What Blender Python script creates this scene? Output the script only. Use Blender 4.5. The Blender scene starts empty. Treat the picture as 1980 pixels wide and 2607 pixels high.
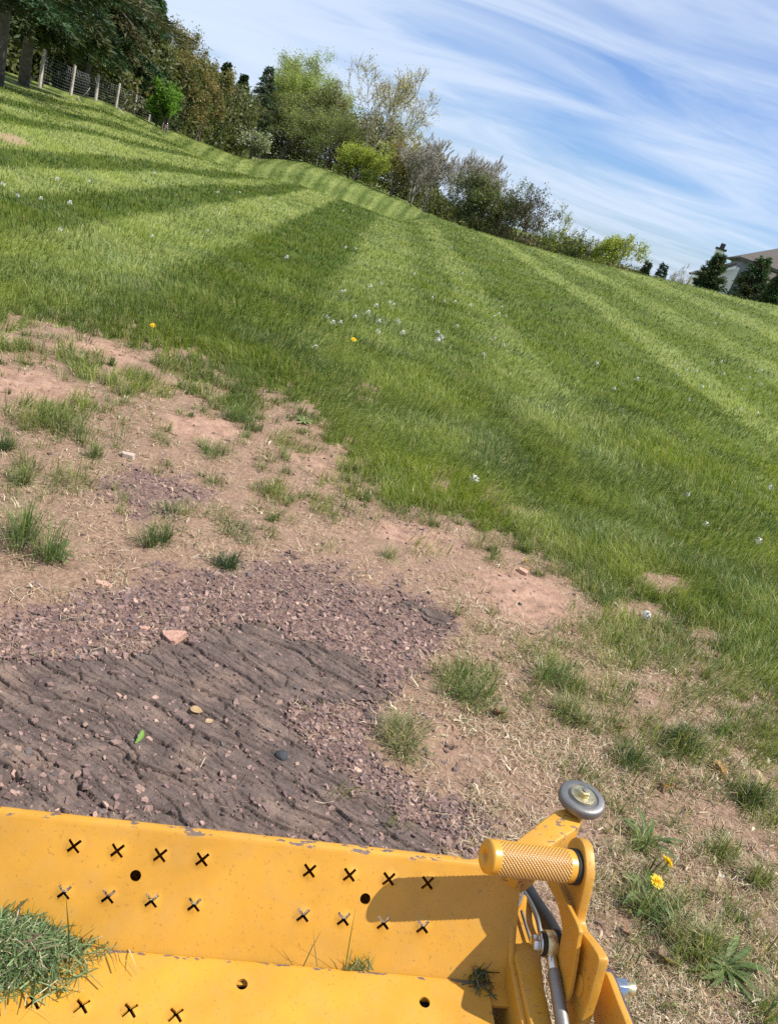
import bpy, bmesh, math, random
import numpy as np
from mathutils import Vector, Matrix
rng = np.random.default_rng(7); random.seed(7)
sc = bpy.context.scene
rad = math.radians

# ------------------------------------------------------------------ camera
CAM_H, FPX, PITCH, ROLL = 1.4, 1960.0, rad(22), rad(19.5)
cF = np.array([0, math.cos(PITCH), -math.sin(PITCH)]); r0 = np.array([1., 0, 0]); u0 = np.array([0, math.sin(PITCH), math.cos(PITCH)])
cR = math.cos(ROLL)*r0 + math.sin(ROLL)*u0; cU = -math.sin(ROLL)*r0 + math.cos(ROLL)*u0
CAM = np.array([0, 0, CAM_H])
cam_d = bpy.data.cameras.new('camera'); cam = bpy.data.objects.new('camera', cam_d); sc.collection.objects.link(cam)
cam_d.sensor_fit = 'VERTICAL'; cam_d.sensor_height = 24; cam_d.lens = FPX/2607*24
cam_d.clip_start = 0.02; cam_d.clip_end = 3000
mw = Matrix.Identity(4)
for i in range(3):
    mw[i][0] = cR[i]; mw[i][1] = cU[i]; mw[i][2] = -cF[i]; mw[i][3] = CAM[i]
cam.matrix_world = mw; sc.camera = cam

# ------------------------------------------------------------------ world, sun, exposure
SUN_AZ, SUN_EL = rad(90), rad(53)           # azimuth clockwise from the view direction (+Y)
world = bpy.data.worlds.new('World'); sc.world = world; world.use_nodes = True
nt = world.node_tree; nt.nodes.clear()
def N(t, typ, **kw):
    n = t.nodes.new(typ)
    for k, v in kw.items():
        if k.startswith('i_'):
            key = k[2:]; key = int(key) if key.isdigit() else key.replace('_', ' ')
            n.inputs[key].default_value = v
        else: setattr(n, k, v)
    return n
def LK(t, a, b): t.links.new(a, b)
def ramp(t, pts, interp='LINEAR'):
    n = t.nodes.new('ShaderNodeValToRGB'); n.color_ramp.interpolation = interp
    e = n.color_ramp.elements
    while len(e) < len(pts): e.new(0.5)
    for el, (p, c) in zip(e, pts):
        el.position = p; el.color = (c, c, c, 1) if isinstance(c, (int, float)) else (*c, 1)
    return n
sky = N(nt, 'ShaderNodeTexSky', sky_type='NISHITA', sun_disc=False, sun_elevation=SUN_EL, sun_rotation=SUN_AZ, altitude=100, air_density=1.0, dust_density=0.6, ozone_density=2.0)
tc = N(nt, 'ShaderNodeTexCoord')
sep = N(nt, 'ShaderNodeSeparateXYZ'); LK(nt, tc.outputs['Generated'], sep.inputs[0])
zz = N(nt, 'ShaderNodeMath', operation='ADD', i_1=0.16); LK(nt, sep.outputs['Z'], zz.inputs[0])
zm = N(nt, 'ShaderNodeMath', operation='MAXIMUM', i_1=0.03); LK(nt, zz.outputs[0], zm.inputs[0])
dx = N(nt, 'ShaderNodeMath', operation='DIVIDE'); LK(nt, sep.outputs['X'], dx.inputs[0]); LK(nt, zm.outputs[0], dx.inputs[1])
dy = N(nt, 'ShaderNodeMath', operation='DIVIDE'); LK(nt, sep.outputs['Y'], dy.inputs[0]); LK(nt, zm.outputs[0], dy.inputs[1])
cmb = N(nt, 'ShaderNodeCombineXYZ'); LK(nt, dx.outputs[0], cmb.inputs[0]); LK(nt, dy.outputs[0], cmb.inputs[1])
mp = N(nt, 'ShaderNodeMapping'); mp.inputs['Rotation'].default_value = (0, 0, rad(10)); mp.inputs['Scale'].default_value = (0.75, 1.7, 1); mp.inputs['Location'].default_value = (2.3, 0.4, 0)
LK(nt, cmb.outputs[0], mp.inputs[0])
n1 = N(nt, 'ShaderNodeTexNoise', i_Scale=1.15, i_Detail=11.0, i_Roughness=0.57, i_Distortion=0.7); LK(nt, mp.outputs[0], n1.inputs['Vector'])
mp2 = N(nt, 'ShaderNodeMapping'); mp2.inputs['Rotation'].default_value = (0, 0, rad(-14)); mp2.inputs['Scale'].default_value = (0.35, 1.1, 1); mp2.inputs['Location'].default_value = (0.7, 3.1, 0)
LK(nt, cmb.outputs[0], mp2.inputs[0])
n2 = N(nt, 'ShaderNodeTexNoise', i_Scale=0.5, i_Detail=3.0, i_Roughness=0.5); LK(nt, mp2.outputs[0], n2.inputs['Vector'])
# thin high cloud is thicker towards the left of the view
gx = N(nt, 'ShaderNodeMath', operation='MULTIPLY', i_1=-0.30); LK(nt, sep.outputs['X'], gx.inputs[0])
s1 = N(nt, 'ShaderNodeMath', operation='MULTIPLY', i_1=0.80); LK(nt, n1.outputs['Fac'], s1.inputs[0])
s2 = N(nt, 'ShaderNodeMath', operation='MULTIPLY', i_1=0.45); LK(nt, n2.outputs['Fac'], s2.inputs[0])
s3 = N(nt, 'ShaderNodeMath', operation='ADD'); LK(nt, s1.outputs[0], s3.inputs[0]); LK(nt, s2.outputs[0], s3.inputs[1])
s4 = N(nt, 'ShaderNodeMath', operation='ADD'); LK(nt, s3.outputs[0], s4.inputs[0]); LK(nt, gx.outputs[0], s4.inputs[1])
cr_ = ramp(nt, [(0.42, 0.12), (0.54, 0.46), (0.65, 0.80), (0.80, 0.94)]); LK(nt, s4.outputs[0], cr_.inputs[0])
mix = N(nt, 'ShaderNodeMix', data_type='RGBA'); LK(nt, cr_.outputs[0], mix.inputs['Factor'])
SKYMUL = (0.88, 1.22, 1.80)
mul = N(nt, 'ShaderNodeMix', data_type='RGBA', blend_type='MULTIPLY'); mul.inputs['Factor'].default_value = 1.0
LK(nt, sky.outputs[0], mul.inputs['A']); mul.inputs['B'].default_value = (*SKYMUL, 1)
LK(nt, mul.outputs['Result'], mix.inputs['A']); mix.inputs['B'].default_value = (9.2, 10.6, 12.8, 1)
bg = N(nt, 'ShaderNodeBackground', i_Strength=0.055); LK(nt, mix.outputs['Result'], bg.inputs[0])
wo = N(nt, 'ShaderNodeOutputWorld'); LK(nt, bg.outputs[0], wo.inputs[0])
sd = bpy.data.lights.new('sun', 'SUN'); sd.energy = 5.0; sd.angle = rad(0.5); sd.color = (1, 0.95, 0.87)
sun = bpy.data.objects.new('sun', sd); sc.collection.objects.link(sun)
SV = Vector((math.sin(SUN_AZ)*math.cos(SUN_EL), math.cos(SUN_AZ)*math.cos(SUN_EL), math.sin(SUN_EL)))
sun.rotation_euler = SV.to_track_quat('Z', 'Y').to_euler(); sun.location = SV*30
sc.view_settings.view_transform = 'Standard'; sc.view_settings.look = 'None'; sc.view_settings.exposure = 0.56; sc.view_settings.gamma = 1
sc.render.engine = 'CYCLES'; sc.cycles.max_bounces = 6; sc.cycles.transparent_max_bounces = 8; sc.cycles.use_denoising = False

# ------------------------------------------------------------------ numeric helpers
K = 1980/1680                                # traced coordinates are in a 1680 x 2212 frame
def ray(x, y):
    d = (x*K-990)*cR - (y*K-1303.5)*cU + FPX*cF
    return d/np.linalg.norm(d)
def flatproj(X, Y, Z=0):
    qx, qy, qz = X-CAM[0], Y-CAM[1], Z-CAM[2]
    z = np.maximum(qx*cF[0]+qy*cF[1]+qz*cF[2], 1e-3)
    return (990+FPX*(qx*cR[0]+qy*cR[1]+qz*cR[2])/z)/K, (1303.5-FPX*(qx*cU[0]+qy*cU[1]+qz*cU[2])/z)/K
def hash2(ix, iy, seed):
    h = (ix.astype(np.int64)*374761393 + iy.astype(np.int64)*668265263 + seed*982451653) & 0xffffffff
    h = ((h ^ (h >> 13))*1274126177) & 0xffffffff
    return ((h ^ (h >> 16)) & 0xffffff)/float(0xffffff)
def vnoise(x, y, seed=0):
    x = np.asarray(x, float); y = np.asarray(y, float)
    ix = np.floor(x); iy = np.floor(y); fx = x-ix; fy = y-iy
    fx = fx*fx*(3-2*fx); fy = fy*fy*(3-2*fy)
    a = hash2(ix, iy, seed); b = hash2(ix+1, iy, seed); c = hash2(ix, iy+1, seed); d = hash2(ix+1, iy+1, seed)
    return (a*(1-fx)+b*fx)*(1-fy)+(c*(1-fx)+d*fx)*fy
def fbm(x, y, seed=0, oct=4, rough=0.5):
    s = 0; a = 1; t = 0
    for o in range(oct):
        s = s+a*vnoise(x*2**o+o*17.3, y*2**o-o*9.1, seed+o); t += a; a *= rough
    return s/t
def sstep(a, b, x):
    t = np.clip((x-a)/(b-a), 0, 1); return t*t*(3-2*t)

# terrain: near field level, far edges of the mown field at measured bearings (azimuth deg, elevation deg, range m)
EDGE = np.array([(-75, -2.6, 30), (-50, -2.5, 30), (-31.95, -2.22, 31), (-30.46, -2.03, 34), (-28.14, -1.62, 42), (-26.7, -1.45, 45), (-25.5, -1.45, 48), (-24.4, -1.51, 52),
    (-23.5, -1.53, 57), (-21.1, -1.60, 70), (-18.06, -1.60, 88), (-16.26, -1.38, 105), (-15.11, -0.94, 112), (-13.29, -0.56, 112), (-10.03, -0.56, 106),
    (-6.96, -0.79, 96), (-5.56, -0.95, 80), (-3.8, -1.1, 55), (-1.76, -1.13, 50), (1.59, -0.98, 46), (4.91, -0.76, 43), (8.13, -0.44, 40), (11.31, -0.18, 38), (14.39, 0.13, 36),
    (17.36, 0.46, 34), (19.61, 0.8, 33), (30, 1.6, 32), (50, 2.0, 32), (75, 1.5, 32)])
def terrain(X, Y, micro=True):
    X = np.asarray(X, float); Y = np.asarray(Y, float)
    R = np.hypot(X, Y); A = np.degrees(np.arctan2(X, Y))
    e = np.interp(A, EDGE[:, 0], EDGE[:, 1]); Re = np.interp(A, EDGE[:, 0], EDGE[:, 2])
    ze = CAM_H+Re*np.tan(np.radians(e))
    s = sstep(7, 1, np.zeros_like(R))*0 + np.clip((R-8)/(Re-8), 0, None)
    sm = np.where(s < 1, s*s*(2-s)*1.0, 1.0)
    z = ze*sm
    # a dip before the far rise on the left
    far = np.clip((Re-60)/40, 0, 1)*sstep(-24, -18, A)*sstep(-3, -6, A) if False else np.clip((Re-60)/40, 0, 1)
    z = z-far*1.0*np.exp(-((R-56)/13)**2)+far*0.03*np.exp(-((R-37)/8)**2)
    # past the edge: falls away behind the crest on the right, level on the left
    over = np.clip(R-Re, 0, None); drop = np.interp(A, [-30, -18, -6, -2, 75], [0.0, 0.0, 0.008, 0.05, 0.05])
    z = z-np.minimum(over, 45)*drop
    z = z+(fbm(X*0.25, Y*0.25, 3, 2)-0.5)*0.16*sstep(9, 25, R)*sstep(60, 30, R)
    if micro:
        z = z+(fbm(X*1.1, Y*1.1, 5, 3)-0.5)*0.05*sstep(1.5, 5, R)*sstep(50, 20, R)
    return z
def hit(x, y, rmax=140):
    d = ray(x, y); r = 0.6
    while r < rmax:
        t = r/math.hypot(d[0], d[1]); p = CAM+d*t
        if p[2] <= float(terrain(p[0], p[1])): return p
        r *= 1.004
    t = rmax/math.hypot(d[0], d[1]); p = CAM+d*t; p[2] = float(terrain(p[0], p[1])); return p

# ------------------------------------------------------------------ ground cover map, drawn on the flat plane
MW, MH, MS, MX, MY = 640, 760, 4.0, -440, 100
gx_, gy_ = np.meshgrid(MX+MS*(np.arange(MW)+.5), MY+MS*(np.arange(MH)+.5))
def poly_mask(pts):
    m = np.zeros(gx_.shape, bool); n = len(pts)
    for i in range(n):
        x1, y1 = pts[i]; x2, y2 = pts[(i+1) % n]
        if y1 == y2: continue
        c = ((y1 > gy_) != (y2 > gy_)) & (gx_ < (x2-x1)*(gy_-y1)/(y2-y1)+x1); m ^= c
    return m.astype(float)
def blur(m, k):
    for _ in range(2):
        for ax in (0, 1):
            p = np.pad(m, [(k, k) if a == ax else (0, 0) for a in (0, 1)], mode='edge'); c = np.cumsum(p, axis=ax)
            c = np.concatenate([np.zeros_like(np.take(c, [0], axis=ax)), c], axis=ax)
            n = m.shape[ax]
            m = (np.take(c, range(2*k+1, 2*k+1+n), axis=ax)-np.take(c, range(0, n), axis=ax))/(2*k+1)
    return m
def ell(cx, cy, rx, ry, ang=0):
    a = math.radians(ang); X = gx_-cx; Y = gy_-cy
    u = X*math.cos(a)+Y*math.sin(a); v = -X*math.sin(a)+Y*math.cos(a)
    return sstep(1.25, 0.55, np.sqrt((u/rx)**2+(v/ry)**2))
wob = (fbm(gx_/60, gy_/45, 11, 4)-0.5)
lawn = poly_mask([(-440, 640), (-150, 690), (0, 700), (90, 690), (190, 715), (300, 745), (430, 790), (560, 845), (660, 880), (720, 950), (790, 1040), (860, 1090), (1000, 1110), (1090, 1170),
    (1190, 1195), (1290, 1285), (1420, 1300), (1530, 1370), (1600, 1440), (1690, 1540), (1800, 1700), (2100, 1900), (2100, 100), (-440, 100)])
lawn = blur(lawn, 5)
wob2 = (fbm(gx_/26, gy_/17, 12, 4, .65)-0.5)
lawn = blur(lawn, 7)
GR = sstep(0.30, 0.66, lawn+wob*0.8+wob2*1.5*sstep(.02, .4, lawn)+1.2*sstep(.9, 1.0, lawn))
for c in [(40, 745, 60, 16, 10, .8), (60, 830, 120, 40, 12, 1), (215, 755, 90, 26, 18, .9), (330, 790, 40, 14, 20, .5), (400, 920, 120, 40, 0, 1), (130, 860, 60, 20, 0, .6), (560, 900, 60, 18, 20, .6),
          (640, 930, 50, 25, 20, .7), (600, 860, 30, 10, 0, .5), (1120, 1110, 60, 14, 15, .7), (950, 1035, 25, 30, 0, .4), (25, 307, 45, 10, 15, 1), (1430, 1260, 60, 22, 10, .7), (1060, 1070, 20, 20, 0, .5), (790, 850, 30, 25, 0, .25), (1190, 1180, 60, 14, 20, .5)]:
    GR = np.maximum(0, GR-ell(*c[:5])*c[5])
# scattered small tufts and thin patches outside the lawn (cx, cy, rx, ry, strength)
for c in [(20, 770, 60, 28, .8), (150, 765, 30, 25, .7), (190, 790, 50, 35, .8), (280, 830, 50, 30, .8), (380, 790, 50, 30, .7), (430, 830, 50, 30, .8), (520, 870, 55, 40, .9), (340, 855, 40, 20, .5), (90, 900, 90, 35, .65), (160, 880, 40, 30, .5),
          (150, 1040, 70, 22, .3), (50, 1020, 40, 20, .4), (600, 1065, 35, 25, .45), (580, 1130, 60, 25, .35), (690, 1090, 30, 20, .4), (730, 1060, 50, 25, .6), (860, 1065, 60, 40, .9), (770, 1010, 50, 30, .7),
          (950, 1090, 50, 30, .9), (1050, 1120, 40, 30, .8), (640, 960, 60, 25, .5), (700, 1180, 40, 20, .15), (1230, 1230, 60, 25, .7), (1300, 1270, 70, 35, .7), (1370, 1370, 90, 40, .5), (1240, 1370, 50, 20, .3), (1330, 1420, 80, 40, .5), (1450, 1420, 60, 40, .35),
          (1180, 1440, 60, 30, .35), (1560, 1480, 60, 60, .4), (1620, 1430, 50, 60, .7), (1500, 1520, 80, 40, .3), (1640, 1620, 50, 50, .6), (1380, 1600, 90, 40, .35), (1530, 1640, 70, 35, .4), (1640, 1750, 60, 60, .4), (1600, 1700, 60, 30, .3), (1290, 1500, 60, 30, .3), (1000, 1470, 80, 40, .3),
          (1350, 1840, 60, 30, .25), (1420, 1960, 80, 40, .25), (1540, 2080, 90, 60, .3), (1600, 1960, 60, 30, .15), (1560, 1850, 40, 25, .2), (720, 1720, 30, 12, .12), (850, 1795, 25, 10, .2), (1030, 1360, 25, 12, .25), (920, 1190, 60, 20, .12), (1120, 1400, 40, 25, .25)]:
    GR = np.maximum(GR, ell(c[0], c[1], c[2], c[3], 10)*c[4])
ROCK = poly_mask([(-440, 1480), (0, 1432), (200, 1418), (340, 1392), (470, 1345), (560, 1350), (700, 1400), (880, 1490), (780, 1515), (640, 1520), (600, 1560), (690, 1640), (800, 1710), (940, 1800), (960, 1850), (500, 1900), (-440, 1900)])
ROCK = np.maximum(blur(ROCK, 3), ell(925, 1325, 75, 22, 28)); ROCK = sstep(0.35, 0.65, blur(ROCK, 4)+(fbm(gx_/70, gy_/26, 31, 5, .65)-.5)*1.5)
GRAV = poly_mask([(-440, 1330), (0, 1330), (200, 1290), (330, 1230), (480, 1205), (700, 1215), (860, 1260), (990, 1320), (960, 1400), (880, 1480), (780, 1600), (820, 1660), (1000, 1720), (1100, 1830), (900, 1850), (-440, 1900)])
GRAV = np.maximum(blur(GRAV, 6), np.maximum(ell(330, 1055, 150, 55, 5), ell(900, 1150, 180, 40, 20)*.35)); GRAV = sstep(0.25, 0.8, blur(GRAV, 7)+(fbm(gx_/60, gy_/26, 41, 5, .65)-.5)*1.5)
BARE = np.clip(ell(60, 830, 130, 40, 12)+ell(430, 925, 90, 30, 5)+ell(1130, 1290, 130, 60, 20)+ell(900, 1160, 110, 30, 15)+ell(690, 1000, 80, 25, 15)*.6+ell(50, 1330, 90, 30, 0)*.5+ell(960, 1600, 60, 40, 0)*.4+ell(230, 760, 80, 20, 18)+ell(25, 307, 45, 10, 15), 0, 1)
# mowed streaks: strips run 8 degrees left of the view axis; widths read from the photograph
SB = [(-14.3, 1), (-12.9, 0), (-11.6, 1), (-10.3, 0), (-9.1, 1), (-7.9, 0), (-7.2, 1), (-5.5, 0), (-4.6, 1), (-3.75, 0), (-2.8, 1), (-1.55, 0), (-0.15, .62), (1.15, .35), (1.9, .75), (2.7, .22), (4.3, .3), (5.6, .9), (6.5, .38), (8.0, .8), (9.0, .35), (10.6, .8), (11.8, .35), (13.2, .8), (15, .35), (17, .75), (19, .4), (40, .4)]
SBc = np.array([b[0] for b in SB]); SBv = np.array([b[1] for b in SB])
def stripe(X, Y):
    w = 0.35*(fbm(X*0.25, Y*0.08, 61, 2)-.5)+.22*(fbm(X*1.3, Y*.5, 62, 3)-.5)
    c = X*math.cos(rad(-8))-Y*math.sin(rad(-8))+w
    c = c-.016*np.clip(np.hypot(X, Y)-10, 0, 40)*sstep(-1.6, -.2, c)
    i = np.clip(np.searchsorted(SBc, c)-1, 0, len(SBc)-1)
    i2 = np.clip(i+1, 0, len(SBc)-1); v1 = SBv[i-0]; v2 = SBv[i2]
    t = sstep(-0.30, 0.0, c-SBc[i2]); near = v1*(1-t)+v2*t
    c2 = np.degrees(np.arctan2(X, Y))-1.5*(np.hypot(X, Y)-50)/60
    farv = np.clip(.5+.30*np.sin(2*np.pi*c2/1.5)+.20*np.sin(2*np.pi*c2/.62)+(fbm(X*.2, Y*.2, 66, 2)-.5)*.5, .05, 1)
    t = sstep(-.6, .6, Y-(44+0.9*(c+8)))
    v = near*(1-t)+farv*t
    v = v+(fbm(X*.55+7, Y*.16, 67, 4, .6)-.5)*.8*(.35+v)*.9
    R = np.hypot(X, Y); damp = .25+.75*sstep(3.5, 12, R)
    return np.clip(0.5+(v-0.5)*damp, 0, 1.15)
def mapval(M, X, Y):
    px, py = flatproj(X, Y); front = Y > 0.2
    i = np.clip(((py-MY)/MS).astype(int), 0, MH-1); j = np.clip(((px-MX)/MS).astype(int), 0, MW-1)
    return np.where(front, M[i, j], M[-1, MW//2])

# ------------------------------------------------------------------ object helpers
COL = sc.collection
def tag(o, label=None, cat=None, group=None, kind=None):
    for k, v in (('label', label), ('category', cat), ('group', group), ('kind', kind)):
        if v: o[k] = v
    return o
def empty(name, loc=(0, 0, 0), rz=0):
    o = bpy.data.objects.new(name, None); COL.objects.link(o); o.location = loc; o.rotation_euler = (0, 0, rz); o.empty_display_size = .1; return o
def link(name, me, mat=None, parent=None):
    o = bpy.data.objects.new(name, me); COL.objects.link(o)
    if mat is not None and not me.materials: me.materials.append(mat)
    if parent is not None: o.parent = parent
    return o
def np_mesh(name, V, F, cols=None, smooth=False, attrs=None):
    """F: list of int arrays (n,k)"""
    me = bpy.data.meshes.new(name); V = np.ascontiguousarray(V, np.float32)
    me.vertices.add(len(V)); me.vertices.foreach_set('co', V.ravel())
    F = [f for f in F if len(f)]
    loops = np.concatenate([f.ravel() for f in F]).astype(np.int32); tot = np.concatenate([np.full(len(f), f.shape[1]) for f in F]).astype(np.int32)
    st = np.concatenate([[0], np.cumsum(tot)[:-1]]).astype(np.int32)
    me.loops.add(len(loops)); me.loops.foreach_set('vertex_index', loops)
    me.polygons.add(len(tot)); me.polygons.foreach_set('loop_start', st); me.polygons.foreach_set('loop_total', tot)
    me.polygons.foreach_set('use_smooth', np.full(len(tot), bool(smooth)))
    me.update(calc_edges=True)
    if cols is not None:
        a = me.color_attributes.new('Col', 'FLOAT_COLOR', 'POINT'); c = np.ones((len(V), 4), np.float32); c[:, :cols.shape[1]] = cols; a.data.foreach_set('color', c.ravel())
    for nm, v in (attrs or {}).items():
        a = me.color_attributes.new(nm, 'FLOAT_COLOR', 'POINT'); c = np.ones((len(V), 4), np.float32); c[:, :v.shape[1]] = v; a.data.foreach_set('color', c.ravel())
    return me
def bm_mesh(name, bm, smooth=False):
    me = bpy.data.meshes.new(name); bmesh.ops.recalc_face_normals(bm, faces=bm.faces[:]); bm.to_mesh(me); bm.free()
    if smooth: me.polygons.foreach_set('use_smooth', np.ones(len(me.polygons), bool))
    return me
def blade_arrays(P, H, Wd, az, lean, twist=None, curl=0.35):
    """grass blades: P base points, lean = horizontal tip offset as a share of H"""
    n = len(P); tw = az+np.pi/2 if twist is None else twist
    s = np.stack([np.cos(tw), np.sin(tw), np.zeros(n)], 1)*(Wd/2)[:, None]
    L = np.stack([np.cos(az), np.sin(az), np.zeros(n)], 1)
    up = np.array([0, 0, 1.])
    k = 1/np.sqrt(1+lean**2)
    mid = P+L*(lean*H*curl*k)[:, None]+up*(H*0.58*k)[:, None]
    tip = P+L*(lean*H*k)[:, None]+up*(H*k*np.clip(1-0.25*lean, .25, 1))[:, None]
    V = np.stack([P-s, P+s, mid+s*.8, mid-s*.8, tip], 1).reshape(-1, 3)
    b = np.arange(n)*5
    return V, [np.stack([b, b+1, b+2, b+3], 1), np.stack([b+3, b+2, b+4], 1)]
def merge(parts):
    Vs, Fs, Cs, o = [], {}, [], 0
    for V, F, C in parts:
        Vs.append(V); Cs.append(C)
        for f in F: Fs.setdefault(f.shape[1], []).append(f+o)
        o += len(V)
    return np.concatenate(Vs), [np.concatenate(v) for v in Fs.values()], np.concatenate(Cs)
def tube(pts, rads, sides=6, cap=True):
    """tapered tube along a polyline -> V, F"""
    pts = np.asarray(pts, float); rads = np.asarray(rads, float)*np.ones(len(pts)); n = len(pts)
    T = np.gradient(pts, axis=0); T /= np.linalg.norm(T, axis=1)[:, None]+1e-9
    ref = np.array([0, 0, 1.]) if abs(T[0][2]) < .9 else np.array([1., 0, 0])
    A = np.cross(T, ref); A /= np.linalg.norm(A, axis=1)[:, None]+1e-9; B = np.cross(T, A)
    a = np.arange(sides)*2*np.pi/sides
    V = (pts[:, None]+rads[:, None, None]*(np.cos(a)[None, :, None]*A[:, None]+np.sin(a)[None, :, None]*B[:, None])).reshape(-1, 3)
    i = np.arange(n-1)[:, None]*sides; j = np.arange(sides)[None]; j2 = (j+1) % sides
    F = [np.stack([i+j, i+j2, i+sides+j2, i+sides+j], -1).reshape(-1, 4)]
    if cap: F.append(np.array([np.arange(sides)[::-1], np.arange(sides)+(n-1)*sides]))
    return V, F
def tubes_mesh(name, L, col=None, smooth=True):
    parts = []
    for p, r, s in L:
        V, F = tube(p, r, s); parts.append((V, F, np.zeros((len(V), 3))))
    V, F, _ = merge(parts); return np_mesh(name, V, F, smooth=smooth)

# ------------------------------------------------------------------ materials
def mat(name):
    m = bpy.data.materials.new(name); m.use_nodes = True; t = m.node_tree; b = t.nodes['Principled BSDF']; return m, t, b
def leafmat(name, transl=0.35, rough=0.55, spec=0.25, tint=(1, 1, 1), vary=0.0):
    m, t, b = mat(name); out = t.nodes['Material Output']
    a = N(t, 'ShaderNodeAttribute', attribute_name='Col'); col = a.outputs['Color']
    b.inputs['Roughness'].default_value = rough; b.inputs['Specular IOR Level'].default_value = spec
    LK(t, col, b.inputs['Base Color'])
    tr = N(t, 'ShaderNodeBsdfTranslucent'); mx = N(t, 'ShaderNodeMixShader', i_0=transl)
    hv = N(t, 'ShaderNodeMix', data_type='RGBA', blend_type='MULTIPLY'); hv.inputs['Factor'].default_value = 1; hv.inputs['B'].default_value = (1.25, 1.3, .55, 1)
    LK(t, col, hv.inputs['A']); LK(t, hv.outputs['Result'], tr.inputs[0])
    LK(t, b.outputs[0], mx.inputs[1]); LK(t, tr.outputs[0], mx.inputs[2]); LK(t, mx.outputs[0], out.inputs[0]); return m
M_GRASS = leafmat('grass_blade', .35, .42, .35)
M_LEAF = leafmat('leaf', .38, .5, .25)
M_NEEDLE = leafmat('needle', .15, .6, .2)
M_STRAW = leafmat('straw', .2, .6, .25)
def simple(name, col, rough=.6, metal=0, noise=0.25, scale=30, bump=0.0, bscale=80):
    m, t, b = mat(name); tcn = N(t, 'ShaderNodeTexCoord'); n = N(t, 'ShaderNodeTexNoise', i_Scale=scale, i_Detail=6.0); LK(t, tcn.outputs['Object'], n.inputs['Vector'])
    lo = tuple(c*(1-noise) for c in col); hi = tuple(min(1, c*(1+noise)) for c in col)
    r = ramp(t, [(.3, lo), (.7, hi)]); LK(t, n.outputs['Fac'], r.inputs[0]); LK(t, r.outputs[0], b.inputs['Base Color'])
    b.inputs['Roughness'].default_value = rough; b.inputs['Metallic'].default_value = metal
    if bump:
        n2_ = N(t, 'ShaderNodeTexNoise', i_Scale=bscale, i_Detail=8.0); LK(t, tcn.outputs['Object'], n2_.inputs['Vector'])
        bp = N(t, 'ShaderNodeBump', i_Strength=bump, i_Distance=0.01); LK(t, n2_.outputs['Fac'], bp.inputs['Height']); LK(t, bp.outputs[0], b.inputs['Normal'])
    return m
M_BARK = simple('bark', (.13, .10, .075), .9, 0, .4, 6, .6, 25)
M_BARKG = simple('grey_bark', (.20, .175, .145), .9, 0, .4, 6, .6, 25)
M_POST = simple('weathered_post', (.42, .37, .31), .85, 0, .25, 4, .5, 30)
M_WIRE = simple('galvanised_wire', (.30, .30, .30), .5, .6, .2)
M_STEEL = simple('worn_steel', (.24, .23, .215), .5, .8, .12, 25, .05, 120)
M_ZINC = simple('yellow_zinc', (.62, .53, .30), .35, .9, .35, 90, .1, 300)
M_BRIGHT = simple('bright_steel', (.62, .62, .60), .25, 1, .2, 60)
M_BLACK = simple('black_rubber', (.012, .012, .013), .6, 0, .3)
M_DARK = simple('shade_dark', (.02, .018, .015), .8, 0, .4)  # near-black for the shade below the deck and at the peg end
M_PAINTDARK = simple('dark_violet_edge', (.10, .08, .10), .5, .3, .3)

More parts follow.
